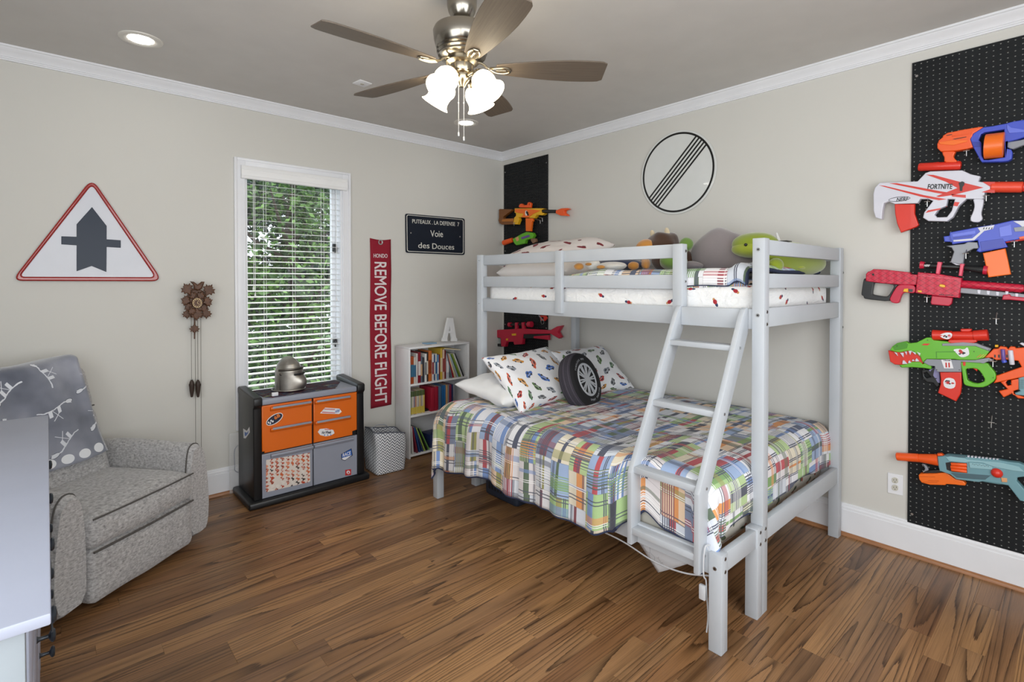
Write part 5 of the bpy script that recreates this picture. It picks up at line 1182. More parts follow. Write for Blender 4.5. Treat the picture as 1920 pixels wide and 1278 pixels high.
pegboard(-3.330, -3.940, .173, 2.614, 'large black pegboard hung with toy blasters right of the bunk bed')
pegboard(-.034, -.649, .173, 2.620, 'black pegboard in the room corner behind the bunk bed')

# ================================================================== toy blasters hung on the pegboards
def pm(n, c, r_=.38): return mat('toy_' + n, c, r_, coat=.15)
t_or, t_bl, t_wh, t_rd, t_gy, t_ye, t_gn, t_te, t_bk, t_cr, t_pu, t_br = pm('orange', 'ee5a1c'), pm('blue', '3f52c4'), pm('white', 'd3d3de'), pm('red', 'd8301f'), pm('grey', '8d9098'), pm('yellow', 'e9b21f'), pm('green', '66b52c'), pm('teal', '6f9aa4'), pm('black', '1c1e20'), pm('crimson', 'c21f3e'), pm('purple', '6a4f9c'), pm('brown', '7a4a1e')
t_or2, t_tan, t_lav, t_td = pm('bright_orange', 'f5701a'), pm('tan', 'd9a070'), pm('lavender', '9a98c8'), pm('dark_teal', '4a6670')
class Gun:
    def __init__(s, label, zf, px, name='toy_blaster', cat='toy blaster'):
        p = at(px[0], px[1], 'x', -.05); s.t = thing(name, label, cat, (-.02, p.y, p.z - .05)); s.z = zf; s.group = None
    def P(s, nm, m, pts, off=.030, dep=.035, holes=(), rnd=0, bev=.004, par=None, label=None):
        return part(nm, pl('r', off, dep, m, s.z(*pts), [s.z(*h) for h in holes], bev=bev, rnd=rnd), par or s.t, label)
    def T(s, nm, m, a, b_, r0, r1=None, c=.048, par=None, n=20, caps=None):
        """tube between two picture points; radii in zoomed picture units"""
        r1 = r0 if r1 is None else r1
        (A,), (B_,) = s.z(a), s.z(b_); (A2,), = (s.z((a[0], a[1] + r0)),); pA, pB = at(*A, 'x', -c), at(*B_, 'x', -c); k = (at(*A2, 'x', -c) - pA).length / r0
        d = pB - pA; L_ = d.length; ux = Vector((-1, 0, 0)); M_ = frame(pA, ux, d.cross(ux), d.normalized()); b = MB(); R0, R1 = r0 * k, r1 * k
        b.lathe([(0, 0), (R0 * .86, 0), (R0, L_ * .03), (R1, L_ * .97), (R1 * .86, L_), (0, L_)], m, n, M_); return part(nm, b, par or s.t)
    def X(s, st, a, b_, cap, m, d, par=None, **k):
        (A,), (B_,) = s.z(a), s.z(b_); return part('lettering', txt('r', d, st, A, B_, cap, m, **k), par or s.t)
# --- orange and blue revolver blaster
g = Gun('orange and blue toy blaster with round drum, topmost on the large pegboard', Z(1740, 210, 10.65), (1830, 310))
g.P('rear_body', t_or, [(185, 720), (180, 640), (215, 560), (290, 500), (295, 470), (390, 410), (600, 370), (620, 360), (1050, 290), (1110, 300), (900, 430), (890, 470), (840, 540), (900, 700), (750, 740), (580, 770), (260, 790), (230, 765)], .028, .045)
g.P('ridge', t_or, [(480, 470), (870, 405), (865, 425), (485, 490)], .073, .003, bev=.001); g.P('ridge', t_or2, [(210, 600), (480, 560), (800, 560), (780, 590), (500, 660), (240, 640)], .073, .004, bev=.001); g.P('slot', t_bk, [(490, 538), (765, 490), (765, 502), (540, 545)], .0735, .001, bev=0); g.P('slot', t_bk, [(360, 462), (480, 440), (480, 452), (370, 474)], .0735, .001, bev=0)
g.P('grip', t_or, [(280, 780), (560, 775), (520, 840), (508, 890), (530, 930), (575, 965), (565, 1010), (320, 1005), (325, 900), (290, 850)], .033, .032, rnd=1)
g.P('front_body', t_bl, [(840, 545), (900, 430), (1110, 300), (1300, 275), (1560, 225), (1700, 185), (1917, 150), (2400, 75), (2700, 60), (2720, 330), (2300, 420), (1917, 500), (1800, 540), (1600, 590), (1570, 600), (1570, 730), (1660, 745), (1685, 800), (1670, 930), (1600, 975), (1500, 990), (1070, 998), (1035, 950), (900, 700)], .028, .045, holes=[[(1015, 560), (1060, 440), (1130, 405), (1520, 345), (1530, 900), (1200, 955), (1110, 955), (1075, 860), (1060, 600)]])
g.P('cheek_panel', pm('deep_blue', '2c3ba8'), [(870, 590), (1040, 600), (1040, 690), (910, 690)], .073, .003, bev=.001); g.P('cheek_panel', pm('light_blue', '6474dc'), [(1580, 240), (1660, 310), (1917, 350), (2300, 290), (2300, 340), (1917, 400), (1620, 420), (1575, 330)], .073, .003, bev=.001)
g.T('drum', t_or2, (1135, 695), (1530, 655), 245, 248, c=.060, n=28)
g.P('fore_grip', t_gy, [(1580, 600), (1850, 555), (2050, 500), (2200, 700), (1900, 660), (1700, 740), (1640, 730), (1580, 700)], .034, .028)
g.T('muzzle', t_or, (2700, 190), (3050, 140), 110)
# --- white and red blaster
g = Gun('white toy blaster with red stripes and black lettering on the large pegboard', Z(1600, 200, 3.994), (1760, 420))
g.P('body', t_wh, [(148, 650), (160, 605), (195, 568), (480, 558), (540, 495), (575, 483), (815, 475), (880, 505), (950, 520), (935, 560), (985, 565), (1045, 610), (985, 640), (975, 690), (845, 690), (790, 740), (745, 825), (700, 858), (560, 855), (520, 830), (530, 790), (595, 705), (560, 690), (500, 690), (480, 722), (310, 728), (265, 708), (228, 722), (218, 770), (212, 842), (165, 830), (150, 780)], .028, .044, holes=[[(705, 690), (760, 692), (735, 780), (700, 825), (625, 828), (607, 808), (640, 765), (695, 742)]])
m_st = pm('stripe_red', 'd03428')
for pts in ([(190, 588), (235, 592), (530, 662), (640, 682), (700, 692), (640, 700), (500, 672)], [(268, 573), (325, 572), (650, 632), (700, 640), (670, 652), (620, 645)], [(545, 508), (600, 510), (790, 560), (975, 605), (830, 640), (740, 662), (640, 676), (620, 670), (780, 608), (690, 560)], [(735, 655), (842, 660), (842, 682), (740, 672)], [(965, 562), (1060, 562), (1060, 645), (960, 640), (1045, 610)], [(540, 795), (560, 775), (655, 758), (650, 770)]): g.P('stripe', m_st, pts, .072, .0012, bev=0)
g.P('selector', t_bk, [(788, 570), (815, 558), (832, 565), (830, 585), (818, 600), (815, 630), (798, 630), (796, 595)], .0725, .004, bev=.001)
g.X('FORTNITE', (558, 598), (742, 596), 9.5, m_ink, .0735, bold=.02); g.X('NERF', (322, 696), (415, 688), 7, m_ink, .0725, bold=.02, shear=.25)
g.P('logo_ring', m_ink, [(345 + 82 * math.cos(k * .35) * (1) , 691 + 18 * math.sin(k * .35) - 8 * math.cos(k * .35)) for k in range(18)], .072, .0006, holes=[[(345 + 78 * math.cos(k * .35), 691 + 14 * math.sin(k * .35) - 8 * math.cos(k * .35)) for k in range(18)]], bev=0)
g.T('scope', t_rd, (490, 452), (806, 440), 30, c=.052); g.P('scope_mount', t_rd, [(500, 425), (640, 412), (645, 425), (690, 425), (700, 410), (800, 405), (808, 440), (500, 460)], .036, .026)
g.T('barrel', pm('barrel_red', 'ea4a30'), (1030, 602), (1270, 602), 40, c=.052); g.T('muzzle', t_rd, (1270, 602), (1400, 602), 34, c=.052)
g.P('magazine', t_rd, [(308, 728), (460, 728), (458, 800), (488, 885), (470, 900), (355, 942), (325, 870), (312, 800)], .036, .028)
g.P('fore_grip', t_wh, [(893, 685), (978, 685), (970, 740), (955, 800), (968, 840), (940, 866), (885, 862), (872, 838), (895, 790), (908, 740)], .036, .030, rnd=1); g.P('trigger', t_rd, [(642, 708), (695, 700), (698, 748), (652, 745)], .04, .02); g.P('guard_accent', t_rd, [(758, 712), (795, 715), (780, 745), (748, 740)], .045, .029, bev=.001)
# --- blue blaster with orange magazine
g = Gun('blue and silver toy blaster with orange magazine on the large pegboard', Z(1600, 200, 3.994), (1850, 500))
g.P('body', t_bl, [(675, 970), (720, 965), (720, 940), (930, 900), (1060, 880), (1190, 850), (1278, 850), (1500, 830), (1650, 840), (1650, 930), (1400, 965), (1278, 985), (1135, 1010), (1155, 1050), (945, 1090), (920, 1080), (940, 1050), (930, 1000), (740, 1030), (735, 1012), (680, 1010)], .028, .042)
g.P('silver_panel', t_wh, [(748, 998), (890, 985), (950, 935), (930, 905), (1058, 884), (1045, 915), (980, 930), (905, 1000), (750, 1010)], .07, .003, bev=.001); g.P('silver_panel', t_wh, [(1195, 856), (1278, 852), (1500, 840), (1500, 890), (1278, 910), (1240, 880)], .07, .003, bev=.001); g.P('rail', t_gy, [(1200, 905), (1290, 895), (1450, 885), (1450, 920), (1210, 935)], .07, .004, bev=.001); g.P('blue_panel', pm('light_blue', '6474dc'), [(738, 955), (915, 925), (915, 950), (745, 975)], .07, .002, bev=.001)
g.P('handle', t_gy, [(690, 1042), (830, 1025), (860, 1010), (930, 1015), (942, 1062), (900, 1062), (835, 1095), (822, 1170), (795, 1182), (725, 1165), (752, 1085), (735, 1055)], .032, .030); g.P('handle_base', t_wh, [(722, 1160), (735, 1158), (790, 1178), (830, 1172), (790, 1195)], .034, .026, bev=.001)
g.P('magazine', t_or2, [(968, 1095), (1138, 1060), (1180, 1255), (1010, 1278)], .034, .028); g.P('lower_rail', t_rd, [(1130, 1000), (1278, 970), (1450, 945), (1450, 970), (1278, 1000), (1140, 1020)], .034, .02)
g.P('shading_panel', pm('deep_blue', '2c3ba8'), [(950, 1010), (1120, 985), (1140, 1045), (960, 1080)], .07, .002, bev=.001); g.P('shading_panel', pm('light_blue', '6474dc'), [(1090, 905), (1180, 880), (1190, 960), (1100, 975)], .07, .002, bev=.001); g.P('shading_panel', pm('deep_blue', '2c3ba8'), [(745, 980), (890, 960), (885, 972), (750, 990)], .073, .001, bev=0); g.P('muzzle_ring', pm('deep_blue', '2c3ba8'), [(715, 965), (724, 963), (740, 1012), (728, 1014)], .071, .002, bev=.0005); g.P('accent', t_or, [(1240, 975), (1290, 965), (1290, 985), (1245, 992)], .07, .003, bev=.001)  # deep blue panels put shading into the body colour
for i in range(4): g.P('vent', t_bk, [(975 + i * 20, 905), (983 + i * 20, 902), (979 + i * 20, 916), (971 + i * 20, 918)], .073, .0006, bev=0)
# --- crimson long blaster with scope
def scales():
    x, y, z_ = sep(coord('Generated')); x, y, zz = sep(coord()); a, b_ = y / .034, zz / .026; d = ((a.fr() - .5).abs() + (b_.fr() - .5).abs() - .5).abs()
    return mix(d.lt(.05), hexc('c8213f'), hexc('8a1228'))
m_scale = mat('toy_crimson_scales', rough=.35, fn=scales, bump=lambda: ((lambda y, zz: ((y / .034).fr() - .5).abs() + ((zz / .026).fr() - .5).abs())(*sep(coord())[1:]), .3, .003))
g = Gun('long crimson toy sniper blaster with black scope on the large pegboard', Z(1600, 480, 10.65), (1760, 560))
g.P('stock', m_scale, [(245, 500), (248, 360), (290, 310), (335, 300), (400, 258), (640, 270), (1130, 325), (1145, 360), (1290, 372), (1260, 578), (1000, 575), (560, 540)], .028, .040)
g.P('skeleton_butt', t_bk, [(240, 440), (250, 495), (900, 555), (840, 640), (730, 830), (735, 910), (240, 857), (205, 830), (200, 798), (160, 778), (158, 735), (200, 462)], .034, .028, holes=[[(408, 545), (440, 528), (785, 565), (812, 605), (790, 650), (705, 785), (650, 812), (395, 772), (375, 740)]], rnd=1)
g.P('grip', t_cr, [(900, 570), (1080, 560), (1240, 590), (1240, 745), (1010, 722), (970, 760), (930, 850), (912, 930), (850, 947), (760, 925), (720, 860), (745, 800), (830, 650)], .031, .036, rnd=1)
g.P('trigger', t_ye, [(1010, 650), (1090, 645), (1090, 720), (990, 708)], .06, .012, bev=.002); g.P('trigger_hole', t_bk, [(1100, 655), (1190, 660), (1180, 715), (1110, 712)], .067, .0008, bev=0)
rcv = g.P('receiver', m_scale, [(1285, 320), (1700, 355), (2165, 435), (2112, 835), (1700, 800), (1240, 735), (1255, 575)], .028, .048); g.P('edge_line', pm('pink_red', 'e0506a'), [(1300, 375), (2110, 462), (2108, 472), (1300, 385)], .076, .001, bev=0, par=rcv); g.P('button', t_ye, [(1715, 555), (1835, 575), (1830, 630), (1715, 612)], .076, .006, rnd=1, par=rcv); g.P('button', t_ye, [(1285, 680), (1365, 688), (1362, 725), (1285, 715)], .076, .004, bev=.001, par=rcv)
g.X('FIRE-ZONE', (1715, 768), (1990, 785), 2.2, m_ink, .0765, par=rcv, bold=.02)
g.P('magazine', t_cr, [(1565, 785), (1980, 830), (1960, 950), (1905, 996), (1560, 966), (1540, 930)], .034, .032)
g.T('barrel', m_scale, (2140, 555), (3400, 650), 78, c=.052); g.T('barrel_end', m_scale, (3400, 650), (4300, 720), 70, c=.052)
g.P('under_rail', t_gy, [(2130, 625), (3400, 755), (4000, 810), (4000, 890), (3400, 850), (2700, 790), (2120, 735)], .034, .022)
for cx, cy_ in ((2508, 712), (2694, 730), (2878, 750), (3064, 742), (3262, 782)): g.P('rail_insert', t_wh, [(cx - 30, cy_ - 42), (cx + 34, cy_ - 36), (cx + 22, cy_ + 40), (cx - 26, cy_ + 30)], .0562, .002, bev=.0005)
g.P('bipod', t_cr, [(2985, 775), (3120, 758), (3150, 800), (3404, 825), (3900, 870), (3900, 940), (3404, 900), (3120, 872), (2965, 872)], .05, .018)
sc_ = g.T('scope', t_bk, (1400, 182), (2140, 222), 44, 42, c=.056); g.T('scope_bell', t_bk, (2140, 222), (2620, 278), 42, 72, c=.056, par=sc_); g.T('scope_ring', t_cr, (1335, 175), (1420, 180), 78, 66, c=.056, par=sc_); g.T('scope_ring', t_cr, (2595, 275), (2680, 283), 88, 88, c=.056, par=sc_)
g.P('scope_mount', pm('pink_red', 'e0506a'), [(1680, 110), (1765, 118), (1750, 200), (1715, 362), (1640, 350), (1660, 200)], .050, .032); g.P('scope_mount', pm('pink_red', 'e0506a'), [(2125, 150), (2215, 155), (2200, 200), (2165, 400), (2095, 392), (2125, 200)], .050, .032)
g.X('NERF', (1412, 186), (1530, 190), 4, m_stw, .0735, bold=.02, shear=.25); g.P('screw_hole', t_bk, [(395 + 26 * math.cos(k), 367 + 26 * math.sin(k)) for k in range(6)], .068, .0006, bev=0)
# --- green dinosaur blaster
g = Gun('green dinosaur-headed toy blaster with red scope on the large pegboard', Z(1650, 600, 7.986), (1780, 720)); B = 1038
g.P('head_and_body', t_gn, [(145, 450), (180, 395), (250, 345), (375, 318), (440, 348), (545, 335), (690, 262), (785, 258), (800, 300), (1010, 320), (1110, 360), (1420, 380), (1640, 465), (1560, 565), (1440, 595), (1190, 595), (1120, 585), (700, 580), (640, 640), (600, 545), (500, 470), (420, 458), (300, 482), (230, 475)], .030, .044)
g.P('mouth', t_rd, [(120, 455), (240, 470), (400, 450), (480, 460), (600, 490), (760, 500), (765, 535), (690, 570), (640, 655), (590, 640), (430, 660), (380, 675), (220, 665), (150, 620)], .032, .034)
g.P('jaw', t_gn, [(285, 672), (400, 655), (480, 622), (600, 625), (640, 660), (700, 605), (770, 640), (765, 735), (660, 718), (480, 705), (320, 712)], .030, .042)
for pts in ([(210, 478), (248, 488), (265, 537)], [(298, 488), (352, 488), (350, 557)], [(368, 470), (402, 470), (395, 522)], [(424, 460), (477, 458), (450, 522)], [(472, 466), (532, 486), (532, 518)], [(550, 472), (607, 498), (592, 534)], [(333, 655), (340, 603), (360, 603), (408, 657)], [(422, 645), (426, 612), (440, 604), (468, 640)], [(478, 612), (482, 594), (496, 584), (518, 612)], [(528, 618), (530, 590), (545, 568), (588, 617)]): g.P('tooth', t_wh, pts, .066, .010, bev=.001)
g.P('brow_patch', pm('deep_green', '4a9222'), [(190, 400), (260, 350), (375, 325), (420, 360), (400, 420), (300, 440), (220, 450)], .0735, .003, bev=.001); g.P('eye', t_rd, [(620, 372), (660, 350), (752, 350), (712, 378)], .0735, .002, bev=0); g.P('side_panel', pm('deep_green', '4a9222'), [(835, 470), (1130, 465), (1130, 480), (850, 482), (855, 570), (840, 570)], .0735, .0015, bev=0)  # brow piece is a darker green plate on the head
for k in range(3): g.P('slash', t_ye if k else t_or, [(B + 405 + k * 42, 560), (B + 470 + k * 40, 512), (B + 482 + k * 40, 512), (B + 417 + k * 42, 560)], .0735, .001, bev=0)
g.P('top_strip', t_gy, [(930, 350), (1040, 345), (1240, 330), (1440, 345), (1660, 430), (1640, 465), (1430, 388), (930, 385)], .036, .041, bev=.002); g.P('lower_strip', t_gy, [(650, 632), (700, 582), (1200, 598), (1420, 598), (1620, 562), (1700, 600), (1600, 625), (1550, 650), (1500, 640), (1210, 622), (1216, 775), (865, 775), (830, 740), (820, 690), (740, 680)], .036, .041, bev=.002)
sc_ = g.T('scope', t_rd, (785, 222), (1090, 228), 78, 66, c=.060); g.T('scope_tube', t_rd, (1085, 228), (1410, 232), 62, 66, c=.060, par=sc_); g.T('scope_bell', t_rd, (1400, 232), (1622, 222), 78, 84, c=.060, par=sc_); g.P('scope_knob', t_rd, [(1198, 150), (1210, 130), (1360, 130), (1375, 152), (1340, 175), (1220, 175)], .045, .03, par=sc_); g.P('scope_mount', t_rd, [(1010, 320), (1040, 290), (1440, 290), (1450, 325), (1400, 345), (1060, 350)], .040, .035, par=sc_)
g.P('magazine', t_rd, [(895, 778), (1218, 778), (1222, 960), (1205, 1100), (1138, 1218), (865, 1088), (905, 960), (908, 880)], .036, .032)
g.P('trigger_guard', t_gn, [(B + 160, 605), (B + 420, 635), (B + 570, 635), (B + 610, 690), (B + 700, 800), (B + 692, 900), (B + 540, 1003), (B + 400, 1008), (B + 250, 982), (B + 212, 950), (B + 200, 850), (B + 180, 720)], .036, .034, holes=[[(B + 245, 725), (B + 400, 720), (B + 465, 770), (B + 545, 908), (B + 440, 950), (B + 360, 945), (B + 268, 900), (B + 262, 850), (B + 248, 780)]], rnd=1); g.P('trigger', t_rd, [(B + 300, 628), (B + 380, 635), (B + 390, 690), (B + 425, 740), (B + 410, 768), (B + 370, 735), (B + 310, 700)], .045, .02); g.P('trigger_block', t_rd, [(B + 200, 625), (B + 245, 625), (B + 240, 685), (B + 205, 680)], .05, .022, bev=.001)
g.P('stock', t_or, [(B + 520, 565), (B + 660, 430), (B + 730, 425), (B + 760, 390), (B + 850, 405), (B + 880, 435), (B + 910, 395), (B + 975, 398), (B + 1000, 420), (B + 1200, 400), (B + 1400, 420), (B + 1420, 760), (B + 1200, 830), (B + 660, 945), (B + 700, 880), (B + 700, 830), (B + 740, 820), (B + 1080, 700), (B + 1030, 610), (B + 830, 590), (B + 700, 600), (B + 640, 560)], .034, .034)
for x0, x1 in ((670, 695), (730, 755), (850, 875)): g.P('stock_slot', t_bk, [(B + x0, 515), (B + x1, 518), (B + x1, 562), (B + x0, 558)], .068, .0008, bev=0)
g.T('dart', t_pu, (B + 800, 435), (B + 815, 625), 25, c=.078); g.T('dart', t_wh, (B + 915, 450), (B + 940, 665), 30, c=.078); g.T('dart_tip', t_bl, (B + 812, 600), (B + 830, 635), 30, c=.078)
g.P('shoulder_pad', t_wh, [(B + 1045, 350), (B + 1080, 335), (B + 1300, 400), (B + 1300, 430), (B + 1150, 410)], .05, .03); g.T('cap', t_ye, (B + 685, 385), (B + 735, 388), 20, c=.05)
def blob_sticker(pts, seed, off):
    s_ = g.P('sticker', m_stw, pts, off, .0008, bev=0, rnd=1); cx, cy_ = sum(p[0] for p in pts) / len(pts), sum(p[1] for p in pts) / len(pts); rn = random.Random(seed); hw = (max(p[0] for p in pts) - min(p[0] for p in pts)) / 2; hh = (max(p[1] for p in pts) - min(p[1] for p in pts)) / 2
    for k in range(6):
        a, b_ = cx + rn.uniform(-.5, .5) * hw, cy_ + rn.uniform(-.4, .4) * hh; r1 = rn.uniform(.15, .3) * hh; g.P('print', (m_ink, m_str, m_ink, mat('sticker_pink', 'd8a0a8', .4))[k % 4], [(a + r1 * 1.5 * rn.uniform(.6, 1.2) * math.cos(q), b_ + r1 * rn.uniform(.6, 1.2) * math.sin(q)) for q in [k2 * .9 for k2 in range(7)]], off + .0008 + k * .0001, .0004, bev=0, par=s_)
blob_sticker([(878, 228), (960, 190), (1030, 182), (1082, 200), (1078, 250), (1020, 290), (940, 270)], 3, .0835); blob_sticker([(1090, 440), (1170, 425), (1260, 440), (1308, 400), (1330, 450), (1340, 520), (1260, 555), (1200, 550), (1150, 500)], 5, .0742); blob_sticker([(945, 920), (980, 870), (1040, 860), (1110, 880), (1135, 940), (1120, 1010), (1050, 1030), (960, 1000)], 7, .0682)
s_ = g.P('sticker', m_stw, [(915, 592), (1060, 585), (1100, 722), (960, 720)], .0772, .0008, bev=0); g.X('TEAM', (948, 602), (1055, 602), 2.3, m_ink, .0785, par=s_, bold=.02); g.X('1', (980, 670), (1002, 671), 9, m_str, .0785, par=s_, bold=.05); g.X('1', (1024, 671), (1046, 672), 9, m_str, .0785, par=s_, bold=.05)
for cx, cy_ in ((255, 385), (712, 298), (310, 692), (850, 742), (B + 595, 445), (B + 595, 597), (B + 655, 862), (B + 150, 745), (B + 370, 470)): g.P('screw_hole', t_bk, [(cx + 8 * math.cos(k), cy_ + 8 * math.sin(k)) for k in range(6)], .077, .0005, bev=0)
# --- hidden navy and the small orange one
g = Gun('dark navy and lavender toy blaster mostly hidden behind the green dinosaur one', Z(1650, 600, 7.986), (1750, 730))
g.P('guard', t_bk, [(620, 745), (700, 735), (770, 760), (895, 960), (890, 985), (850, 1012), (795, 940), (700, 930), (640, 870)], .019, .010, holes=[[(660, 790), (700, 780), (760, 850), (700, 870), (665, 840)]]); g.P('body', t_lav, [(720, 750), (830, 695), (890, 780), (900, 940), (860, 945), (800, 850)], .020, .009); g.P('stripe', t_bk, [(760, 760), (820, 700), (790, 860), (860, 870), (820, 890), (770, 810)], .029, .001, bev=0)
g = Gun('small orange and blue-grey toy blaster at the right edge below the green one', Z(1780, 600, 7.986), (1900, 735))
g.P('front', t_or, [(738, 1062), (870, 1030), (762, 925), (830, 900), (870, 905), (840, 940), (870, 985), (925, 970), (920, 895), (1045, 875), (1045, 1035), (960, 1060), (965, 1105), (1120, 1150), (1300, 1160), (1300, 1185), (1030, 1172), (930, 1100), (885, 1125), (812, 1158)], .020, .034)
g.P('body', t_te, [(1035, 862), (1118, 830), (1400, 830), (1500, 1000), (1380, 1120), (1118, 1132), (1000, 1120), (975, 1092), (1060, 1060), (1035, 1030)], .022, .036)
for i in range(4):
    for j in range(8): g.P('vent', t_bk, [(1052 + i * 22, 890 + j * 18), (1062 + i * 22, 888 + j * 18), (1062 + i * 22, 898 + j * 18), (1052 + i * 22, 900 + j * 18)], .058, .0005, bev=0)
# --- teal blaster and the orange one beneath it
g = Gun('teal toy blaster with long orange muzzle, lowest long one on the large pegboard', Z(1660, 830, 7.385), (1800, 900))
g.T('barrel', t_or, (155, 188), (470, 208), 54, 56, c=.052); g.T('barrel_base', t_or, (465, 208), (735, 236), 56, 78, c=.052); g.P('front_sight', t_or, [(715, 150), (770, 148), (810, 178), (720, 185)], .04, .03)
g.P('body', t_te, [(720, 190), (800, 183), (850, 165), (1110, 190), (1135, 200), (1580, 240), (1700, 262), (1850, 280), (1920, 310), (2300, 380), (2600, 400), (2600, 520), (2300, 500), (1920, 470), (1830, 480), (1820, 530), (1920, 640), (2000, 760), (1930, 815), (1862, 800), (1700, 590), (1560, 565), (1350, 535), (1290, 545), (980, 505), (900, 440), (750, 388), (735, 330)], .030, .042)
g.P('top_panel', pm('light_teal', '8fb8c0'), [(835, 195), (900, 185), (1100, 215), (1130, 230), (1590, 270), (1850, 330), (1920, 400), (1780, 385), (1500, 330), (1350, 275), (1150, 262), (1100, 272), (880, 250)], .072, .003, bev=.001); g.P('side_panel', pm('light_teal', '8fb8c0'), [(1160, 270), (1340, 285), (1480, 330), (1480, 370), (1170, 345)], .0725, .003, bev=.001)
g.P('dark_panel', t_td, [(900, 410), (1190, 430), (1460, 450), (1380, 510), (1200, 500), (990, 480)], .072, .002, bev=.001); g.P('dark_panel', t_td, [(800, 170), (1100, 180), (1120, 205), (880, 195)], .072, .002, bev=.001)
g.P('dart_window', t_bk, [(835, 275), (910, 262), (1130, 280), (1135, 418), (930, 402), (850, 370)], .072, .001, bev=0)
for a, c_ in (((912, 292), (1130, 305)), ((905, 332), (1130, 350)), ((912, 370), (1130, 395))): g.T('dart', t_or, a, c_, 22, c=.074, n=12)
for i in range(9): g.P('rail_tooth', t_wh, [(1135 + i * 50, 178 + i * 5.5), (1165 + i * 50, 182 + i * 5.5), (1165 + i * 50, 205 + i * 5.5), (1135 + i * 50, 202 + i * 5.5)], .045, .022, bev=.001)
for i in range(10): g.P('vent', t_bk, [(1205 + i * 24, 286 + i * 3 + (i % 2) * 8), (1215 + i * 24, 287 + i * 3 + (i % 2) * 8), (1212 + i * 24, 296 + i * 3 + (i % 2) * 8), (1204 + i * 24, 294 + i * 3 + (i % 2) * 8)], .0755, .0005, bev=0)
b = MB(); (pp_,) = g.z((1545, 415)); p = at(*pp_, 'x', -.07); b.ball(p, .0225, t_rd, n=20); part('priming_knob', b, g.t)
g.P('trigger', t_tan, [(1600, 480), (1685, 490), (1688, 545), (1612, 542)], .056, .02, bev=.002); g.P('trigger_guard', t_te, [(1355, 518), (1560, 545), (1720, 560), (1730, 585), (1560, 575), (1350, 540)], .034, .03)
g = Gun('bright orange toy blaster part hanging under the teal blaster', Z(1660, 830, 7.385), (1760, 905))
g.P('body', t_or2, [(460, 445), (480, 428), (690, 425), (830, 410), (900, 450), (970, 502), (1080, 530), (1115, 572), (1105, 592), (1030, 588), (970, 580), (845, 570), (830, 586), (620, 582), (500, 550), (465, 500)], .020, .038); g.P('top_rail', t_bk, [(540, 400), (620, 380), (740, 370), (800, 400), (700, 425), (520, 425)], .022, .024); g.P('lever', t_gy, [(490, 292), (555, 300), (602, 378), (560, 395), (505, 412), (552, 365), (530, 320)], .022, .024, rnd=1)
for x0, x1, y in ((480, 690, 465), (590, 740, 520), (520, 720, 540)): g.P('groove', pm('dark_orange', 'b84808'), [(x0, y), (x1, y + 4), (x1, y + 9), (x0, y + 5)], .058, .0005, bev=0)
# --- corner board
g = Gun('yellow and orange toy blaster with dark barrel on the corner pegboard', Z(930, 370, 11.62), (985, 432))
g.P('stock', t_br, [(62, 270), (78, 250), (330, 255), (325, 290), (150, 425), (150, 460), (375, 452), (375, 585), (130, 592), (75, 565), (50, 500), (62, 440)], .030, .040); g.P('stock_cylinder', pm('amber', 'b06a20'), [(130, 475), (370, 462), (370, 520), (120, 530)], .070, .006, bev=.003)
g.P('body', t_ye, [(405, 235), (1010, 235), (1062, 250), (985, 268), (988, 330), (1062, 345), (1010, 388), (880, 380), (830, 452), (550, 432), (485, 432), (502, 482), (462, 585), (370, 585), (392, 440), (432, 400), (432, 345), (400, 332)], .030, .040); g.P('side_shell', t_or2, [(412, 252), (640, 245), (965, 285), (800, 362), (700, 440), (550, 432), (600, 355), (500, 340), (415, 320)], .070, .005); g.P('sticker', m_stw, [(640, 290), (672, 285), (700, 380), (650, 400), (632, 350)], .075, .0008, bev=0); g.P('print', m_ink, [(660, 290), (700, 320), (715, 390), (690, 400), (650, 330)], .0758, .0006, bev=0)
g.P('magazine', t_or2, [(640, 450), (792, 455), (792, 515), (770, 530), (745, 735), (645, 735)], .034, .03); g.P('sight', t_or, [(490, 192), (520, 140), (560, 132), (600, 168), (675, 160), (685, 112), (725, 98), (760, 125), (745, 222), (505, 218)], .038, .026, holes=[[(703, 165), (712, 128), (728, 128), (732, 160)]])
g.T('barrel', t_bk, (990, 300), (1310, 306), 36, c=.05); g.P('muzzle', t_or, [(1298, 285), (1420, 235), (1560, 230), (1592, 258), (1500, 280), (1482, 300), (1482, 330), (1540, 368), (1552, 402), (1400, 395), (1298, 345)], .032, .036)
g = Gun('green, purple and orange toy blaster hanging under the yellow one on the corner pegboard', Z(930, 370, 11.62), (975, 455))
g.T('muzzle', t_or, (165, 990), (365, 925), 58, 50, c=.052); g.P('body', t_gn, [(355, 905), (560, 790), (660, 750), (790, 768), (818, 830), (785, 885), (640, 932), (620, 1002), (440, 1042), (395, 1000)], .030, .040); g.P('panel', t_pu, [(540, 870), (710, 812), (742, 850), (560, 912)], .07, .004, bev=.001); g.P('panel', t_tan, [(420, 880), (480, 850), (500, 930), (450, 960)], .07, .003, bev=.001); g.P('grip', pm('dull_brown', '8a6a50'), [(745, 880), (850, 895), (865, 960), (800, 1002), (760, 950)], .032, .032)
g = Gun('orange-red toy blaster just seen between the guard rails on the corner pegboard', Z(880, 460, 7.1), (948, 510)); g.P('body', t_rd, [(420, 335), (470, 330), (540, 345), (760, 340), (760, 400), (560, 420), (500, 480), (455, 470), (440, 380)], .022, .035); g.P('stripe', t_or2, [(450, 345), (530, 350), (530, 365), (450, 362)], .057, .001, bev=0)
g = Gun('red whale-tailed toy sniper blaster on the corner pegboard under the top bunk', Z(900, 280, 3.045), (980, 650))
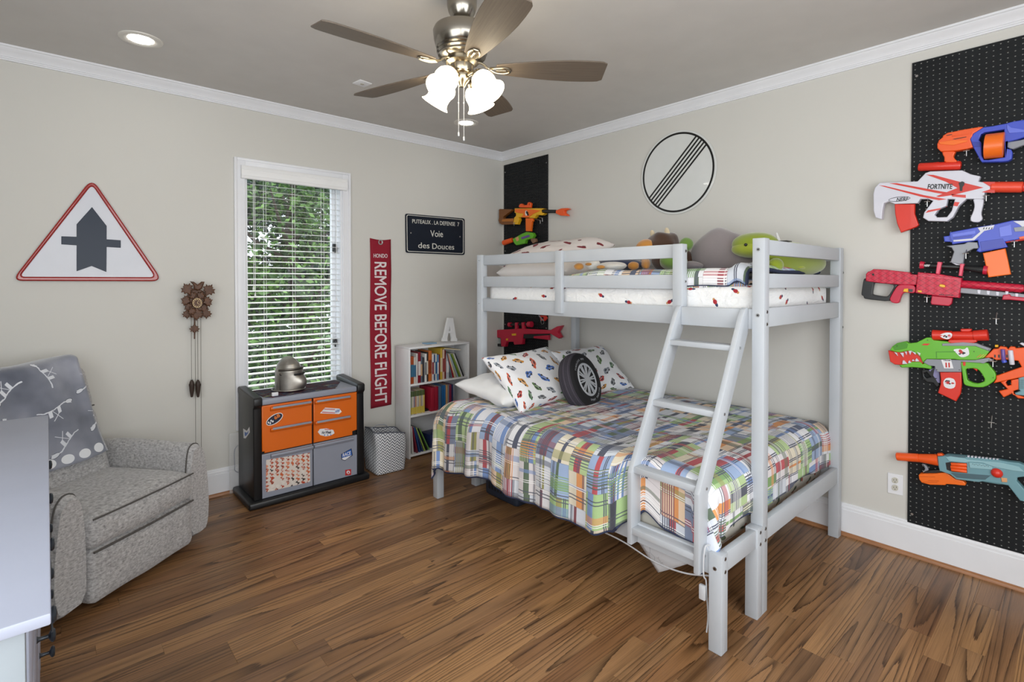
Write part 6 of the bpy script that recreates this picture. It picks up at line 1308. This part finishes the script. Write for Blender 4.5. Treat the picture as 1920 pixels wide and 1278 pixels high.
g.P('body', t_cr, [(70, 1042), (85, 1031), (240, 1022), (400, 1032), (438, 1010), (466, 1005), (442, 1042), (460, 1072), (450, 1080), (402, 1052), (246, 1054), (240, 1112), (195, 1115), (190, 1098), (150, 1098), (142, 1126), (120, 1124), (118, 1077), (72, 1068)], .030, .040); g.P('skeleton_butt', t_bk, [(70, 1062), (122, 1072), (122, 1126), (72, 1122)], .034, .03, holes=[[(97, 1076), (117, 1079), (117, 1110), (97, 1108)]]); g.P('button', t_ye, [(180, 1052), (205, 1050), (205, 1062), (182, 1063)], .07, .004, bev=.001); g.P('button', t_ye, [(148, 1080), (158, 1078), (158, 1090), (148, 1090)], .07, .004, bev=.001)
g.P('under_rail', t_bk, [(246, 1054), (388, 1054), (388, 1076), (246, 1080)], .032, .03); g.P('bipod', t_cr, [(305, 1066), (390, 1060), (390, 1088), (370, 1084), (305, 1078)], .036, .032); sc_ = g.T('scope', t_bk, (170, 1000), (290, 998), 7, c=.05); g.T('scope_ring', t_cr, (165, 1000), (178, 1000), 13, c=.05, par=sc_); g.T('scope_ring', t_cr, (276, 998), (296, 998), 17, c=.05, par=sc_); g.P('scope_mount', t_cr, [(198, 988), (210, 988), (210, 1028), (198, 1028)], .044, .03); g.P('scope_mount', t_cr, [(235, 988), (248, 986), (252, 1025), (238, 1028)], .044, .03)
g = Gun('red toy blaster barely showing above the car-print pillow on the corner pegboard', Z(860, 640, 6.0), (955, 685)); g.P('body', t_rd, [(515, 235), (560, 222), (700, 225), (720, 300), (520, 300)], .022, .035); g.P('rib', t_or2, [(560, 226), (620, 226), (620, 232), (560, 232)], .057, .001, bev=0)
g = Gun('pair of red and grey toy goggles on a hook, right side of the corner pegboard', Z(880, 460, 7.1), (1018, 610), 'goggles', 'goggles'); g.P('lens_frame', t_rd, [(925, 930), (1010, 935), (1030, 970), (1000, 1005), (950, 1000)], .02, .02, holes=[[(950, 950), (985, 950), (985, 980), (955, 980)]]); g.T('strap', t_gy, (925, 930), (990, 1005), 8, c=.04, n=8)
# --- metal peg hooks
hk = None
def hook(px, py, k, where, sc=1.0):
    p = at(px, py, 'x', -.075); t = thing('peg_hook', f'small steel double-arm peg hook {where}', 'hook', tuple(p), 'steel hooks on the pegboards', local=True); b = MB()
    b.tube([(.058, 0, .03), (.02, 0, .026), (0, 0, .0), (-.008, 0, -.0)], .0022, m_steel, 8); part('stem', b, t); b = MB(); b.tube([(-.008, -.012, 0), (-.008, .012, 0)], .0022, m_steel, 8); b2 = MB(); part('crossbar', b, t); b2.tube([(-.008, 0, .001), (-.008, 0, -.026)], .0022, m_steel, 8); part('tip', b2, t)
for px, py, w_ in ((1812.5, 283, 'holding the orange and blue blaster'), (1739, 378, 'under the rear of the white blaster'), (1849.5, 367, 'at the front grip of the white blaster'), (1811.5, 475, 'at the handle of the blue blaster'), (1902, 453, 'under the front of the blue blaster'), (1738.5, 557, 'under the crimson sniper blaster'), (1862, 677, 'behind the guard of the green dinosaur blaster'), (1859, 791, 'standing empty above the teal blaster'), (1868, 597, 'standing empty above the green dinosaur blaster'), (965, 418, 'holding the yellow blaster on the corner board')): hook(px, py, 1, w_)
for (x0, y0_), (x1, y1_), w_ in (((1008, 406), (1017, 413), 'right of the yellow blaster magazine'), ((1000, 410), (1013, 417), 'below the yellow blaster barrel')):
    p0, p1 = at(x0, y0_, 'x', -.03), at(x1, y1_ - 4, 'x', -.11); b = MB(); b.tube([p0, p1, p1 + Vector((0, 0, -.03))], .0022, m_steel, 8); single('peg_hook', b, f'long steel peg hook {w_}', 'hook')
p = at(1020, 603, 'x', -.03); b = MB(); b.tube([p + Vector((0, 0, .04)), p, p + Vector((-.01, -.004, -.018)), p + Vector((-.035, -.004, -.02)), p + Vector((-.045, -.004, 0)), p + Vector((-.045, -.004, .02))], .0022, m_steel, 8); single('peg_hook', b, 'curved steel J-shaped peg hook at the lower right of the corner pegboard', 'hook')
